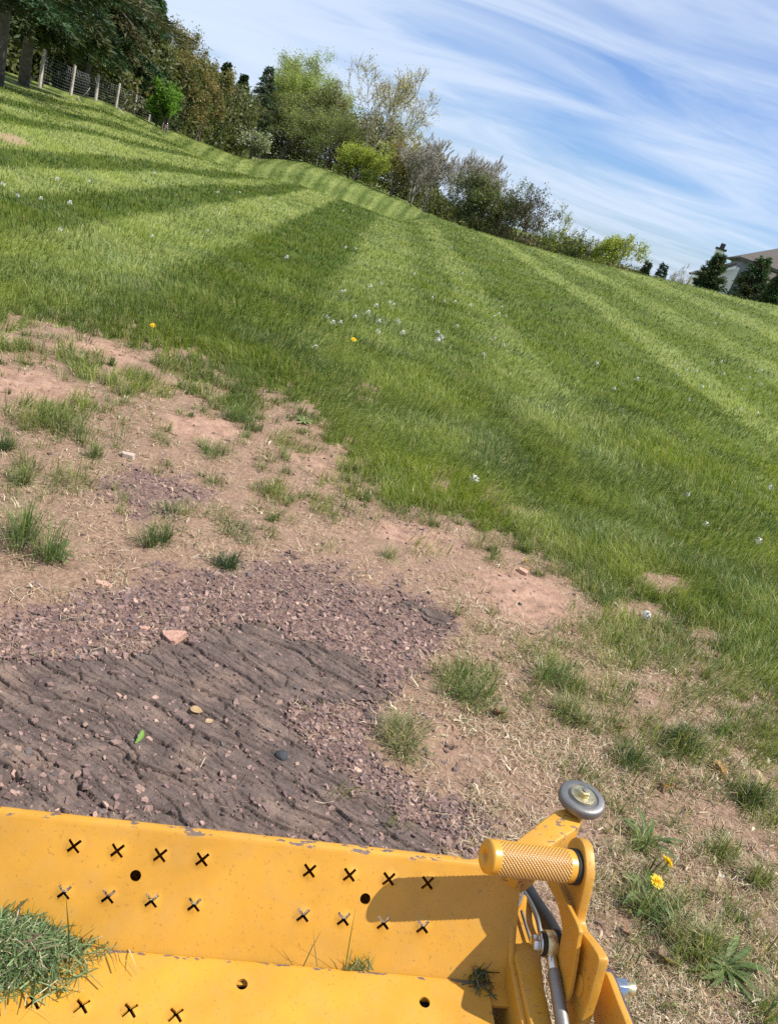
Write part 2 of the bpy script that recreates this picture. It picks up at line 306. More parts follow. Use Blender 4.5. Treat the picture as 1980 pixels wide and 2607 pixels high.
def yellow_paint(name, base=(.56, .272, .026), chips=.5, dirt=.5, edge=True):
    m, t, b = mat(name); tcn = N(t, 'ShaderNodeTexCoord'); O = tcn.outputs['Object']
    n = N(t, 'ShaderNodeTexNoise', i_Scale=9.0, i_Detail=5.0, i_Roughness=.6); LK(t, O, n.inputs['Vector'])
    r = ramp(t, [(.3, tuple(c*.80 for c in base)), (.7, tuple(min(1, c*1.06) for c in base))]); LK(t, n.outputs['Fac'], r.inputs[0])
    # dusty brown film in blotches and fine specks
    n2 = N(t, 'ShaderNodeTexNoise', i_Scale=26.0, i_Detail=8.0, i_Roughness=.7); LK(t, O, n2.inputs['Vector'])
    r2 = ramp(t, [(.46, 0), (.70, .75*dirt)]); LK(t, n2.outputs['Fac'], r2.inputs[0])
    m1 = N(t, 'ShaderNodeMix', data_type='RGBA'); LK(t, r2.outputs[0], m1.inputs['Factor']); LK(t, r.outputs[0], m1.inputs['A']); m1.inputs['B'].default_value = (.42, .24, .07, 1)
    n3 = N(t, 'ShaderNodeTexNoise', i_Scale=190.0, i_Detail=3.0, i_Roughness=.6); LK(t, O, n3.inputs['Vector'])
    r3 = ramp(t, [(.62, 0), (.68, .85*dirt)]); LK(t, n3.outputs['Fac'], r3.inputs[0])
    m2 = N(t, 'ShaderNodeMix', data_type='RGBA'); LK(t, r3.outputs[0], m2.inputs['Factor']); LK(t, m1.outputs['Result'], m2.inputs['A']); m2.inputs['B'].default_value = (.20, .10, .03, 1)
    # chipped paint showing grey steel: on sharp edges plus rare marks
    n4 = N(t, 'ShaderNodeTexNoise', i_Scale=70.0, i_Detail=8.0, i_Roughness=.62); mpn = N(t, 'ShaderNodeMapping'); mpn.inputs['Scale'].default_value = (.55, 1.4, 1.4); LK(t, O, mpn.inputs[0]); LK(t, mpn.outputs[0], n4.inputs['Vector'])
    r4 = ramp(t, [(.735, 0), (.75, chips)]); LK(t, n4.outputs['Fac'], r4.inputs[0]); fac = r4.outputs[0]
    a = N(t, 'ShaderNodeAttribute', attribute_name='Wear'); sx = N(t, 'ShaderNodeSeparateColor'); LK(t, a.outputs['Color'], sx.inputs[0])
    wa = N(t, 'ShaderNodeMath', operation='MULTIPLY_ADD', i_1=.135); LK(t, sx.outputs[0], wa.inputs[0]); LK(t, n4.outputs['Fac'], wa.inputs[2]); r5 = ramp(t, [(.70, 0), (.72, 1)]); LK(t, wa.outputs[0], r5.inputs[0])
    mm = N(t, 'ShaderNodeMath', operation='MULTIPLY'); LK(t, r5.outputs[0], mm.inputs[0]); LK(t, sx.outputs[0], mm.inputs[1])
    mx_ = N(t, 'ShaderNodeMath', operation='MAXIMUM'); LK(t, fac, mx_.inputs[0]); LK(t, mm.outputs[0], mx_.inputs[1]); fac = mx_.outputs[0]
    m3 = N(t, 'ShaderNodeMix', data_type='RGBA'); LK(t, fac, m3.inputs['Factor']); LK(t, m2.outputs['Result'], m3.inputs['A']); m3.inputs['B'].default_value = (.13, .095, .08, 1)
    LK(t, m3.outputs['Result'], b.inputs['Base Color']); b.inputs['Roughness'].default_value = .33; b.inputs['Specular IOR Level'].default_value = .45
    rr = ramp(t, [(.3, .34), (.75, .6)]); LK(t, n2.outputs['Fac'], rr.inputs[0]); LK(t, rr.outputs[0], b.inputs['Roughness'])
    bp = N(t, 'ShaderNodeBump', i_Strength=.12, i_Distance=.004); LK(t, n2.outputs['Fac'], bp.inputs['Height'])
    bp2 = N(t, 'ShaderNodeBump', i_Strength=.5, i_Distance=-.0008); LK(t, fac, bp2.inputs['Height']); LK(t, bp.outputs[0], bp2.inputs['Normal']); LK(t, bp2.outputs[0], b.inputs['Normal'])
    return m
M_YEL = yellow_paint('yellow_paint'); M_YEL2 = yellow_paint('yellow_paint_chipped', chips=.8, dirt=.7)

def ramp_fac(t, sock, a, b_, mx=1.0):
    r = ramp(t, [(a, 0.0), (b_, mx)]); LK(t, sock, r.inputs[0]); return r.outputs[0]
# ground material: soil, shale, bedrock and turf mixed by painted cover masks
def ground_material():
    m, t, b = mat('ground_cover'); tcn = N(t, 'ShaderNodeTexCoord'); O = tcn.outputs['Object']
    a = N(t, 'ShaderNodeAttribute', attribute_name='Mask'); s = N(t, 'ShaderNodeSeparateColor'); LK(t, a.outputs['Color'], s.inputs[0])
    a2 = N(t, 'ShaderNodeAttribute', attribute_name='Mask2'); s2_ = N(t, 'ShaderNodeSeparateColor'); LK(t, a2.outputs['Color'], s2_.inputs[0])
    def noise(sc_, det=6, rough=.6, vec=O):
        n = N(t, 'ShaderNodeTexNoise', i_Scale=sc_, i_Detail=float(det), i_Roughness=rough); LK(t, vec, n.inputs['Vector']); return n.outputs['Fac']
    def mixc(f, A, B):
        x = N(t, 'ShaderNodeMix', data_type='RGBA')
        for inp, v in (('Factor', f), ('A', A), ('B', B)):
            if isinstance(v, (tuple, float, int)): x.inputs[inp].default_value = v if inp == 'Factor' else (*v, 1)
            else: LK(t, v, x.inputs[inp])
        return x.outputs['Result']
    # soil
    r = ramp(t, [(.28, (.19, .115, .078)), (.5, (.35, .215, .15)), (.72, (.47, .31, .22))]); LK(t, noise(14, 9, .7), r.inputs[0])
    thr = ramp(t, [(.40, (.12, .08, .052)), (.60, (.32, .22, .15))]); LK(t, noise(90, 5, .7), thr.inputs[0])
    soil = mixc(s2_.outputs[1], thr.outputs[0], r.outputs[0])
    vor = N(t, 'ShaderNodeTexVoronoi', i_Scale=85.0); LK(t, O, vor.inputs['Vector'])
    vr = ramp(t, [(0, (.11, .07, .06)), (.5, (.19, .122, .10)), (1, (.28, .185, .145))]); LK(t, vor.outputs['Color'], vr.inputs[0])
    c = mixc(s.outputs[1], soil, vr.outputs[0])
    rk = ramp(t, [(.3, (.09, .068, .06)), (.5, (.145, .108, .093)), (.72, (.235, .172, .14))]); LK(t, noise(11, 10, .72), rk.inputs[0])
    rk2_ = mixc(ramp_fac(t, noise(5.5, 6, .65), .50, .72, .7), rk.outputs[0], (.27, .185, .14))
    mpr = N(t, 'ShaderNodeMapping'); mpr.inputs['Rotation'].default_value = (0, 0, -math.atan2(RD[1], RD[0])); LK(t, O, mpr.inputs[0]); mps = N(t, 'ShaderNodeMapping'); mps.inputs['Scale'].default_value = (6, 34, 6); LK(t, mpr.outputs[0], mps.inputs[0])
    rk2 = mixc(ramp_fac(t, noise(1.0, 6, .6, mps.outputs[0]), .50, .66, .5), rk2_, (.075, .055, .05))
    c = mixc(s.outputs[0], c, rk2)
    # turf, with the light and dark of leaning mown blades put into the colour
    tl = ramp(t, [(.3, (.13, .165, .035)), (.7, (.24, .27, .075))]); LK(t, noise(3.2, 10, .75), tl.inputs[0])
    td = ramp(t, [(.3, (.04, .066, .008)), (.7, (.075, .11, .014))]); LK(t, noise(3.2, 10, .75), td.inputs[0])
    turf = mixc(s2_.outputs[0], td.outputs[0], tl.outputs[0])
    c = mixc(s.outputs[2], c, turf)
    LK(t, c, b.inputs['Base Color']); b.inputs['Roughness'].default_value = .92; b.inputs['Specular IOR Level'].default_value = .15
    bp = N(t, 'ShaderNodeBump', i_Strength=.8, i_Distance=.012); LK(t, noise(70, 8, .7), bp.inputs['Height'])
    vb = N(t, 'ShaderNodeMath', operation='MULTIPLY'); LK(t, vor.outputs['Distance'], vb.inputs[0]); LK(t, s.outputs[1], vb.inputs[1])
    bp2 = N(t, 'ShaderNodeBump', i_Strength=.7, i_Distance=.010); bp2.invert = True; LK(t, vb.outputs[0], bp2.inputs['Height']); LK(t, bp.outputs[0], bp2.inputs['Normal'])
    LK(t, bp2.outputs[0], b.inputs['Normal']); return m

# ------------------------------------------------------------------ GROUND (one sheet)
_p1 = CAM+ray(200, 1440)*(-CAM_H/ray(200, 1440)[2]); _p2 = CAM+ray(600, 1680)*(-CAM_H/ray(600, 1680)[2])
RD = (_p2-_p1)[:2]; RD = RD/np.linalg.norm(RD); RQ = np.array([RD[1], -RD[0]])      # along and across the tilted beds
def rockh(X, Y):
    w = X*RD[0]+Y*RD[1]; u = X*RQ[0]+Y*RQ[1]
    wu = w+.05*(fbm(w*4, u*5, 70, 3)-.5); uu = u+0.040*(fbm(w*4.5, u*6, 71, 4, .6)-.5)*2+.010*(fbm(w*28, u*28, 69, 3, .6)-.5)
    h = 0
    for sw, su, am, sd_, den in ((4.6, 15, .0088, 73, .85), (10, 31, .0056, 74, .75), (23, 62, .0028, 75, .8)):
        a = wu*sw; c = uu*su; ia = np.floor(a); ic = np.floor(c); f1 = np.full(a.shape, 9.); f2 = np.full(a.shape, 9.); best = np.zeros(a.shape); dc = np.zeros(a.shape); da = np.zeros(a.shape)
        for di in (-1, 0, 1):
            for dj in (-1, 0, 1):
                hx = hash2(ia+di, ic+dj, sd_); hy = hash2(ia+di, ic+dj, sd_+40); px = ia+di+.15+.7*hx-a; py = ic+dj+.15+.7*hy-c; dd = px*px+py*py*1.2
                nb = dd < f1; f2 = np.where(nb, f1, np.minimum(f2, dd)); best = np.where(nb, hash2(ia+di, ic+dj, sd_+80), best); dc = np.where(nb, -py, dc); da = np.where(nb, -px, da); f1 = np.where(nb, dd, f1)
        e = np.sqrt(f2)-np.sqrt(f1); on = (best < den)*1.0
        h = h+am*(.95*dc*on+.5*(best-.5)+.2*da*(best-.4))-am*1.1*(1-sstep(.01, .05, e))*on*sstep(.05, .4, np.abs(dc))
    return h+0.022*(fbm(w*1.6, u*3, 77, 3)-.5)+.0015*(fbm(w*60, u*90, 79, 2)-.5)
def build_ground():
    rr = [0.0, .3, .6, .8, 1.0]
    r = 1.0
    while r < 2.35: r *= 1.0016; rr.append(r)
    while r < 3.2: r *= 1.0028; rr.append(r)
    while r < 160: r *= 1.0052; rr.append(r)
    while r < 2600: r *= 1.05; rr.append(r)
    rr = np.array(rr)
    azs = np.radians(np.concatenate([np.arange(-180, -46, 4.0), np.arange(-46, -38, .6), np.arange(-38, 13, .095), np.arange(13, 46, .16), np.arange(46, 60, .8), np.arange(60, 180, 4.0)]))
    A, R = np.meshgrid(azs, rr); X = R*np.sin(A); Y = R*np.cos(A)
    shape = X.shape; X = X.ravel(); Y = Y.ravel()
    Z = terrain(X, Y); rk = mapval(ROCK, X, Y); gv = mapval(GRAV, X, Y)*(1-rk); gr = mapval(GR, X, Y); ba = mapval(BARE, X, Y)
    Rr = np.hypot(X, Y); near = Rr < 7; gr = np.where(gr > .85, gr, gr*sstep(.36, .6, fbm(X*7, Y*7, 91, 3)))
    rk = np.where(near, rk, 0); gv = np.where(near, gv, 0); gr = np.where(Rr > 14, np.where(mapval(BARE, X, Y) > .5, .3, 1), gr)
    h = np.where(near, -.035*sstep(.55, .95, rk), 0)
    H2 = h.reshape(shape)
    for _ in range(2):
        H2 = (np.roll(H2, 1, 0)+2*H2+np.roll(H2, -1, 0))/4; H2 = (np.roll(H2, 1, 1)+2*H2+np.roll(H2, -1, 1))/4
    h = H2.ravel()
    soil = np.where(near, (fbm(X*9, Y*9, 81, 4, .6)-.5)*.022+(fbm(X*45, Y*45, 82, 2)-.5)*.006, 0)*(1-rk)
    Z = Z+h+soil
    na, nr = len(azs), len(rr)
    i = np.arange(nr-1)[:, None]*na; j = np.arange(na)[None]; j2 = (j+1) % na
    F = np.stack([i+j, i+j2, i+na+j2, i+na+j], -1).reshape(-1, 4)
    st = stripe(X, Y)
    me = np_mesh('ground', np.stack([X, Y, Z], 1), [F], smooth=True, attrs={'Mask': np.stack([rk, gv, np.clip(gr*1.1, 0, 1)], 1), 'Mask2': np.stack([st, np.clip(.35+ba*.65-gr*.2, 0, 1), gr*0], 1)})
    o = link('ground', me, ground_material()); tag(o, kind='structure'); return o
build_ground()
def build_rock():
    # the outcrop has its own fine grid laid along the beds, dipping under the soil at its rim
    c = np.array([flat for flat in [(CAM+ray(x, y)*(-CAM_H/ray(x, y)[2]))[:2] for x, y in ((-200, 1420), (560, 1330), (1000, 1480), (1020, 1860), (-200, 1900), (1000, 1290))]])
    w = c@RD; u = c@RQ; W = np.arange(w.min(), w.max(), .0032); U = np.arange(u.min(), u.max(), .0017); Wg, Ug = np.meshgrid(W, U); X = Wg*RD[0]+Ug*RQ[0]; Y = Wg*RD[1]+Ug*RQ[1]; sh = X.shape; X = X.ravel(); Y = Y.ravel()
    rk = mapval(ROCK, X, Y); Z = terrain(X, Y)+rockh(X, Y)*np.clip(rk*1.3, 0, 1)-.030*(1-sstep(.2, .75, rk)); keepv = (rk > .06)
    i = np.arange(sh[0]-1)[:, None]*sh[1]; j = np.arange(sh[1]-1)[None]; F = np.stack([i+j, i+j+1, i+sh[1]+j+1, i+sh[1]+j], -1).reshape(-1, 4); F = F[keepv[F].all(1)]
    used = np.zeros(len(X), bool); used[F.ravel()] = True; idx = np.cumsum(used)-1; F = idx[F][:, ::-1]; P = np.stack([X, Y, Z], 1)[used]; n = len(P)
    o = link('bedrock', np_mesh('bedrock', P, [F], smooth=True, attrs={'Mask': np.stack([np.ones(n), np.zeros(n), np.zeros(n)], 1), 'Mask2': np.zeros((n, 3))}), bpy.data.materials['ground_cover']); tag(o, kind='structure')
build_rock()
def gz(x, y):
    x = np.asarray(x, float); y = np.asarray(y, float)
    rk = np.where(np.hypot(x, y) < 7, mapval(ROCK, x, y), 0)
    return terrain(x, y)+np.where(rk > .01, rockh(x, y)*rk, 0)+np.where(np.hypot(x, y) < 7, (fbm(x*9, y*9, 81, 4, .6)-.5)*.022*(1-rk), 0)

# ------------------------------------------------------------------ LAWN
def jitter(c, n, am, seed=None):
    c = np.asarray(c)[None]*np.ones((n, 1)); return np.clip(c*(1+am*(rng.random((n, 1))*2-1))*(1+.25*am*(rng.random((n, 3))*2-1)), 0, 1)
def build_lawn():
    n = 860000; az = np.radians(rng.uniform(-46, 49, n)); m = rng.random(n) < .55
    q = rng.random(n); r = np.where(m, 1/(1/1.2+(1/130-1/1.2)*q), 1.6*(120/1.6)**q)
    X = r*np.sin(az); Y = r*np.cos(az); g = mapval(GR, X, Y); g = np.where(r > 14, np.where(mapval(BARE, X, Y) > .4, .25, 1), g)
    cl = fbm(X*7, Y*7, 91, 3)                                              # clumping at the thin places
    keep = rng.random(n) < np.clip(g*1.15, 0, 1)*np.where(g > .85, 1, sstep(.34, .6, cl+.12*g))
    Re = np.interp(np.degrees(az), EDGE[:, 0], EDGE[:, 2]); keep &= r < Re*1.03
    px, py = flatproj(X, Y); keep &= ~((r < 3.0) & (rng.random(n) < .45))
    X, Y, r, g = X[keep], Y[keep], r[keep], g[keep]; n = len(X); Z = gz(X, Y)-.004
    st = stripe(X, Y); big = fbm(X*.9, Y*.9, 92, 3); med = fbm(X*3.5, Y*3.5, 93, 3)
    H = (0.058+.045*rng.random(n))*(.7+.6*med)*(1+.35*sstep(.55, .7, big)); H *= 1+.28*sstep(10, 4, r); H *= np.where(g < .85, .85, 1)*(1+.12*sstep(10, 40, r))
    Wd = np.maximum(.0022, r*.00070)*(.7+.6*rng.random(n))
    # the mower lays the blades over: away from the viewer in pale strips, towards in dark ones; sun-side lean otherwise
    base = rng.uniform(0, 2*np.pi, n); dirx = np.cos(base)+1.6*np.where(st > .5, .15, -.15); diry = np.sin(base)+(st-.5)*3.0*sstep(3, 8, r)
    fa = 4*np.pi*fbm(X*.8, Y*.8, 97, 3); dirx = dirx+1.1*np.cos(fa); diry = diry+1.1*np.sin(fa); laz = np.arctan2(diry, dirx); lean = np.abs(rng.normal(.6, .33, n))+.5*(rng.random(n) < .12)
    V, F = blade_arrays(np.stack([X, Y, Z], 1), H, Wd, laz, lean, twist=rng.uniform(0, np.pi, n))
    lo = np.array((.058, .100, .010)); hi = np.array((.345, .385, .115)); blue = np.array((.115, .165, .060)); dry = np.array((.46, .38, .19)); lime = np.array((.32, .39, .045))
    t = np.clip(.06+.62*st+.95*(rng.random(n)-.5)+1.0*(med-.5)+.12*sstep(9, 3, r), 0, 1.1)[:, None]  # strip value tints the blades: light on their lean put into colour
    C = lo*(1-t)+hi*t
    bl = (sstep(.52, .66, fbm(X*2.2, Y*2.2, 95, 2))*.55)[:, None]; C = C*(1-bl)+blue*(.6+.8*t)*bl
    lm = (sstep(.5, .68, fbm(X*1.3, Y*1.3, 96, 2))*.5)[:, None]; C = C*(1-lm)+lime*(.5+.6*t)*lm
    d = (rng.random(n) < .06+.18*(g < .8))[:, None]; C = np.where(d, dry*(.6+.6*rng.random((n, 1))), C)
    C = np.repeat(C, 5, axis=0); C[0::5] *= .6; C[1::5] *= .6; C[4::5] *= 1.2  # shade at the base and bright tips put into the blade colour
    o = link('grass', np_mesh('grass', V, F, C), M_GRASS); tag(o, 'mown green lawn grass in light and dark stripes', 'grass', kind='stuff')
build_lawn()
def build_thatch():
    n = 400000; az = np.radians(rng.uniform(-44, 52, n)); q = rng.random(n); r = 1/(1/1.0+(1/9.0-1/1.0)*q)
    X = r*np.sin(az); Y = r*np.cos(az); rk = mapval(ROCK, X, Y); gv = mapval(GRAV, X, Y); ba = mapval(BARE, X, Y); g = mapval(GR, X, Y)
    c = fbm(X*5, Y*5, 101, 3)
    p = .75*(1-.985*rk)*(1-.86*gv)*(1-.85*ba)*(1-.55*sstep(.4, 1, g))*(.25+.75*sstep(.34, .55, c)); 
    px, py = flatproj(X, Y); p *= np.where((px > 1000) & (py > 1300), 1.9, .68)*(.2+1.0*sstep(.35, .6, fbm(X*12, Y*12, 102, 3)))
    keep = rng.random(n) < p; X, Y, r = X[keep], Y[keep], r[keep]; n = len(X); Z = gz(X, Y)+.001+.008*rng.random(n)
    L = .010+.038*rng.random(n)**2; az = rng.uniform(0, 2*np.pi, n); k = rng.normal(0, .7, n); w = (.00035+.0007*rng.random(n)**1.5+.0022*(rng.random(n) < .022))*(1+.35*np.clip(r-1.8, 0, 5))
    d0 = np.stack([np.cos(az), np.sin(az), 0*az], 1); d1 = np.stack([np.cos(az+k), np.sin(az+k), 0*az], 1); s = np.stack([-np.sin(az), np.cos(az), 0*az], 1)*w[:, None]
    up = np.array([0, 0, 1.]); P = np.stack([X, Y, Z], 1); m = P+d0*(L/2)[:, None]+up*(rng.random(n)*.010)[:, None]; e = m+d1*(L/2)[:, None]+up*(rng.normal(0, .006, n))[:, None]
    V = np.stack([P-s, P+s, m+s, m-s, e+s*.5, e-s*.5], 1).reshape(-1, 3); b = np.arange(n)*6
    F = [np.concatenate([np.stack([b, b+1, b+2, b+3], 1), np.stack([b+3, b+2, b+4, b+5], 1)])]
    pal = np.array([(.52, .41, .27), (.70, .60, .45), (.36, .24, .15), (.46, .32, .20), (.22, .14, .09), (.16, .20, .06)]); C = pal[rng.choice(6, n, p=[.3, .17, .2, .17, .1, .06])]*(.65+.5*rng.random((n, 1)))
    o = link('straw_litter', np_mesh('straw_litter', V, F, np.repeat(C, 6, axis=0)), M_STRAW); tag(o, 'dry tan straw and dead grass strewn over the bare soil', 'straw', kind='stuff')
build_thatch()
EDGEZ = np.clip(blur(((lawn > .03) & (lawn < .75)).astype(float), 6), 0, 1)
TUFT = np.clip(EDGEZ*1.3+ell(800, 1030, 240, 80, 25)*.9+ell(1150, 1230, 240, 50, 25)*.5+ell(300, 830, 460, 150, 12)*.9+ell(60, 1000, 160, 130, 0)*.5+ell(450, 1080, 260, 90, 5)*.35+ell(700, 1040, 260, 90, 20)*.45+ell(1350, 1480, 420, 230, 30)*.45+ell(1500, 1900, 260, 330, 20)*.2+ell(600, 1100, 250, 60, 10)*.25, 0, 1)
def build_edge_tufts():
    n = 9500; px = rng.uniform(-350, 2000, n); py = rng.uniform(660, 2300, n); i = ((py-MY)/MS).astype(int).clip(0, MH-1); j = ((px-MX)/MS).astype(int).clip(0, MW-1)
    keep = rng.random(n) < TUFT[i, j]*(1-ROCK[i, j])*(1-.75*GRAV[i, j])*(1-.93*BARE[i, j])*1.0*sstep(.3, .5, fbm(px/45, py/30, 501, 3)); px, py = px[keep], py[keep]; parts = []
    for x, y in zip(px, py):
        d = ray(x, y); q = CAM+d*(-CAM_H/d[2]); ez = EDGEZ[int((y-MY)/MS) % MH, int((x-MX)/MS) % MW]; m = int(rng.integers(10, 46)*(1+1.6*ez)); R = .012+.05*rng.random()*(1+.8*ez); a = rng.uniform(0, 2*np.pi, m); k = rng.random(m)**.6
        P = np.stack([q[0]+np.cos(a)*k*R, q[1]+np.sin(a)*k*R*.8, 0*a], 1); P[:, 2] = gz(P[:, 0], P[:, 1])-.003; dist = math.hypot(q[0], q[1])
        V, F = blade_arrays(P, (.035+.055*rng.random())*(.45+.75*rng.random(m)), (.0015+.0013*rng.random(m))*max(1, dist/3.2), a+rng.normal(0, .8, m), np.abs(rng.normal(.75, .45, m)))
        base = np.array([(.075, .125, .03), (.12, .18, .045), (.16, .20, .06), (.20, .21, .08)][rng.integers(4)]); c = base*(.55+.85*rng.random((m, 1))); dr = rng.random(m) < .2; c[dr] = np.array((.46, .38, .21))*(.7+.5*rng.random((dr.sum(), 1)))
        parts.append((V, F, np.repeat(c, 5, axis=0).clip(0, 1)))
    V, F, C = merge(parts); o = link('sparse_grass', np_mesh('sparse_grass', V, F, C), M_GRASS); tag(o, 'sparse little grass sprigs thinning out over the bare soil', 'grass', kind='stuff')
build_edge_tufts()
M_STONE = None
def stonemat():
    m, t, b = mat('shale_chip'); a = N(t, 'ShaderNodeAttribute', attribute_name='Col'); tcn = N(t, 'ShaderNodeTexCoord')
    n = N(t, 'ShaderNodeTexNoise', i_Scale=120.0, i_Detail=6.0); LK(t, tcn.outputs['Object'], n.inputs['Vector']); r = ramp(t, [(.3, .75), (.7, 1.2)]); LK(t, n.outputs['Fac'], r.inputs[0])
    x = N(t, 'ShaderNodeMix', data_type='RGBA', blend_type='MULTIPLY'); x.inputs['Factor'].default_value = 1; LK(t, a.outputs['Color'], x.inputs['A']); LK(t, r.outputs[0], x.inputs['B'])
    LK(t, x.outputs['Result'], b.inputs['Base Color']); b.inputs['Roughness'].default_value = .85; b.inputs['Specular IOR Level'].default_value = .2
    bp = N(t, 'ShaderNodeBump', i_Strength=.4, i_Distance=.004); LK(t, n.outputs['Fac'], bp.inputs['Height']); LK(t, bp.outputs[0], b.inputs['Normal']); return m
M_STONE = stonemat()
def build_chips():
    n = 200000; az = np.radians(rng.uniform(-40, 45, n)); q = rng.random(n); r = 1/(1/1.0+(1/6.0-1/1.0)*q)
    X = r*np.sin(az); Y = r*np.cos(az); gv = mapval(GRAV, X, Y); rk = mapval(ROCK, X, Y); ba = mapval(BARE, X, Y); g = mapval(GR, X, Y)
    p = (gv*(1-.95*rk)+.10*rk*sstep(.5, .7, fbm(X*5, Y*5, 112, 3))*(.15+.85*sstep(.36, .6, fbm(X*7, Y*7, 111, 4, .6)))+.06*ba+.03*(1-.8*rk))*(1-g*.8); keep = rng.random(n) < p; X, Y, r = X[keep], Y[keep], r[keep]; n = len(X)
    S = (.0016+.0085*rng.random(n)**4)*(1+.12*np.clip(r-2, 0, 4)); T = S*(.15+.3*rng.random(n)); Z = gz(X, Y)+T*.6
    k = 5; a = (np.arange(k)*2*np.pi/k)[None]+rng.normal(0, .3, (n, k)); rad_ = S[:, None]*(.65+.6*rng.random((n, k))); el = 1+.7*rng.random(n)
    ca, sa = np.cos(a)*rad_*el[:, None], np.sin(a)*rad_; ro = rng.uniform(0, 2*np.pi, n); x = ca*np.cos(ro)[:, None]-sa*np.sin(ro)[:, None]; y = ca*np.sin(ro)[:, None]+sa*np.cos(ro)[:, None]
    tx = rng.normal(0, .28, n)[:, None]; ty = rng.normal(0, .28, n)[:, None]; z = x*tx+y*ty
    top = np.stack([X[:, None]+x*.9, Y[:, None]+y*.9, Z[:, None]+z+T[:, None]/2], -1); bot = np.stack([X[:, None]+x, Y[:, None]+y, Z[:, None]+z-T[:, None]*1.2], -1)
    V = np.concatenate([top, bot], 1).reshape(-1, 3); b = (np.arange(n)*2*k)[:, None]
    F5 = b+np.arange(k)[None]; j = np.arange(k); F4 = np.stack([b+j, b+(j+1) % k, b+k+(j+1) % k, b+k+j], -1)[:, :, ::-1].reshape(-1, 4)
    pal = np.array([(.17, .112, .10), (.22, .145, .125), (.13, .088, .08), (.28, .185, .15), (.36, .24, .185), (.11, .09, .085)]); C = pal[rng.choice(6, n, p=[.3, .25, .18, .15, .07, .05])]*(.75+.5*rng.random((n, 1)))
    o = link('gravel', np_mesh('gravel', V, [F5, F4], np.repeat(C, 2*k, axis=0)), M_STONE); tag(o, 'small reddish purple shale chips covering the bare ground', 'gravel', kind='stuff')
build_chips()
#@@PART2
# ------------------------------------------------------------------ TREES
def quads_rand(P, D, Ls, Ws, flat=None):
    """leaf quads (pointed diamonds) at P along directions D"""
    n = len(P); D = D/(np.linalg.norm(D, axis=1)[:, None]+1e-9); R = rng.normal(size=(n, 3))
    if flat is not None: R = R+flat
    S = np.cross(D, R); S /= np.linalg.norm(S, axis=1)[:, None]+1e-9
    a = P; b = P+D*(Ls*.45)[:, None]+S*(Ws/2)[:, None]; c = P+D*Ls[:, None]; d = P+D*(Ls*.45)[:, None]-S*(Ws/2)[:, None]
    V = np.stack([a, b, c, d], 1).reshape(-1, 3); i = np.arange(n)*4
    return V, [np.stack([i, i+1, i+2, i+3], 1)]
def make_conifer(H, Rb, base, nbr, per, ls, lw, col, droop=.25, up=.15, taper=.9, trad=.16, tipfac=1.0, hang=0.0):
    tubes = []; Ps = []; Ds = []; Cs = []
    tr = [(rng.normal(0, .02*H*.1), rng.normal(0, .02*H*.1), t*H) for t in np.linspace(0, 1, 7)]; tr[0] = (0, 0, -.5); tubes.append((tr, trad*(1-np.linspace(0, .97, 7)), 8))
    for i in range(nbr):
        t = base+(1-base)*(i/nbr)**.85; a = rng.uniform(0, 2*np.pi); h = t*H
        L = Rb*((1-(t-base)/(1-base+1e-6))**taper)*(.5+.75*rng.random())*min(1, .55+(t-base)*4)+.12
        k = 5; s = np.linspace(0, 1, k); out = L*s; zz_ = h+up*L*s*(1-s)*2-droop*L*s**1.6+rng.normal(0, .04)*L
        pts = np.stack([np.cos(a)*out, np.sin(a)*out, zz_], 1); tubes.append((pts, np.linspace(.045*L/2+.012, .006, k), 4))
        m = max(8, int(per*(.35+L/Rb))); s = rng.random(m)**.65; ix = s*(k-1); i0 = np.clip(ix.astype(int), 0, k-2); f = (ix-i0)[:, None]
        P = pts[i0]*(1-f)+pts[i0+1]*f; spread = .16*L*(1.15-s)+.05; side = rng.normal(0, 1, m)*spread
        P = P+np.stack([-np.sin(a)*side, np.cos(a)*side, -np.abs(side)*.25+rng.normal(0, .06, m)-hang*rng.random(m)*L*.35], 1)
        D = np.stack([np.cos(a)+rng.normal(0, .5, m)-np.sin(a)*np.sign(side)*.7, np.sin(a)+rng.normal(0, .5, m)+np.cos(a)*np.sign(side)*.7, rng.normal(-.1-hang, .35, m)], 1)
        Ps.append(P); Ds.append(D); c = np.asarray(col)*(.7+.6*rng.random()); Cs.append(c[None]*(.65+.7*rng.random((m, 1)))*np.array([1+.25*rng.normal(), 1, 1])[None].clip(.6, 1.5))
    P = np.concatenate(Ps); D = np.concatenate(Ds); C = np.concatenate(Cs).clip(0, 1); n = len(P)
    V, F = quads_rand(P, D, ls*(.6+.8*rng.random(n)), lw*(.6+.8*rng.random(n)))
    return tubes_mesh('trunk', tubes), np_mesh('crown', V, F, np.repeat(C, 4, axis=0))
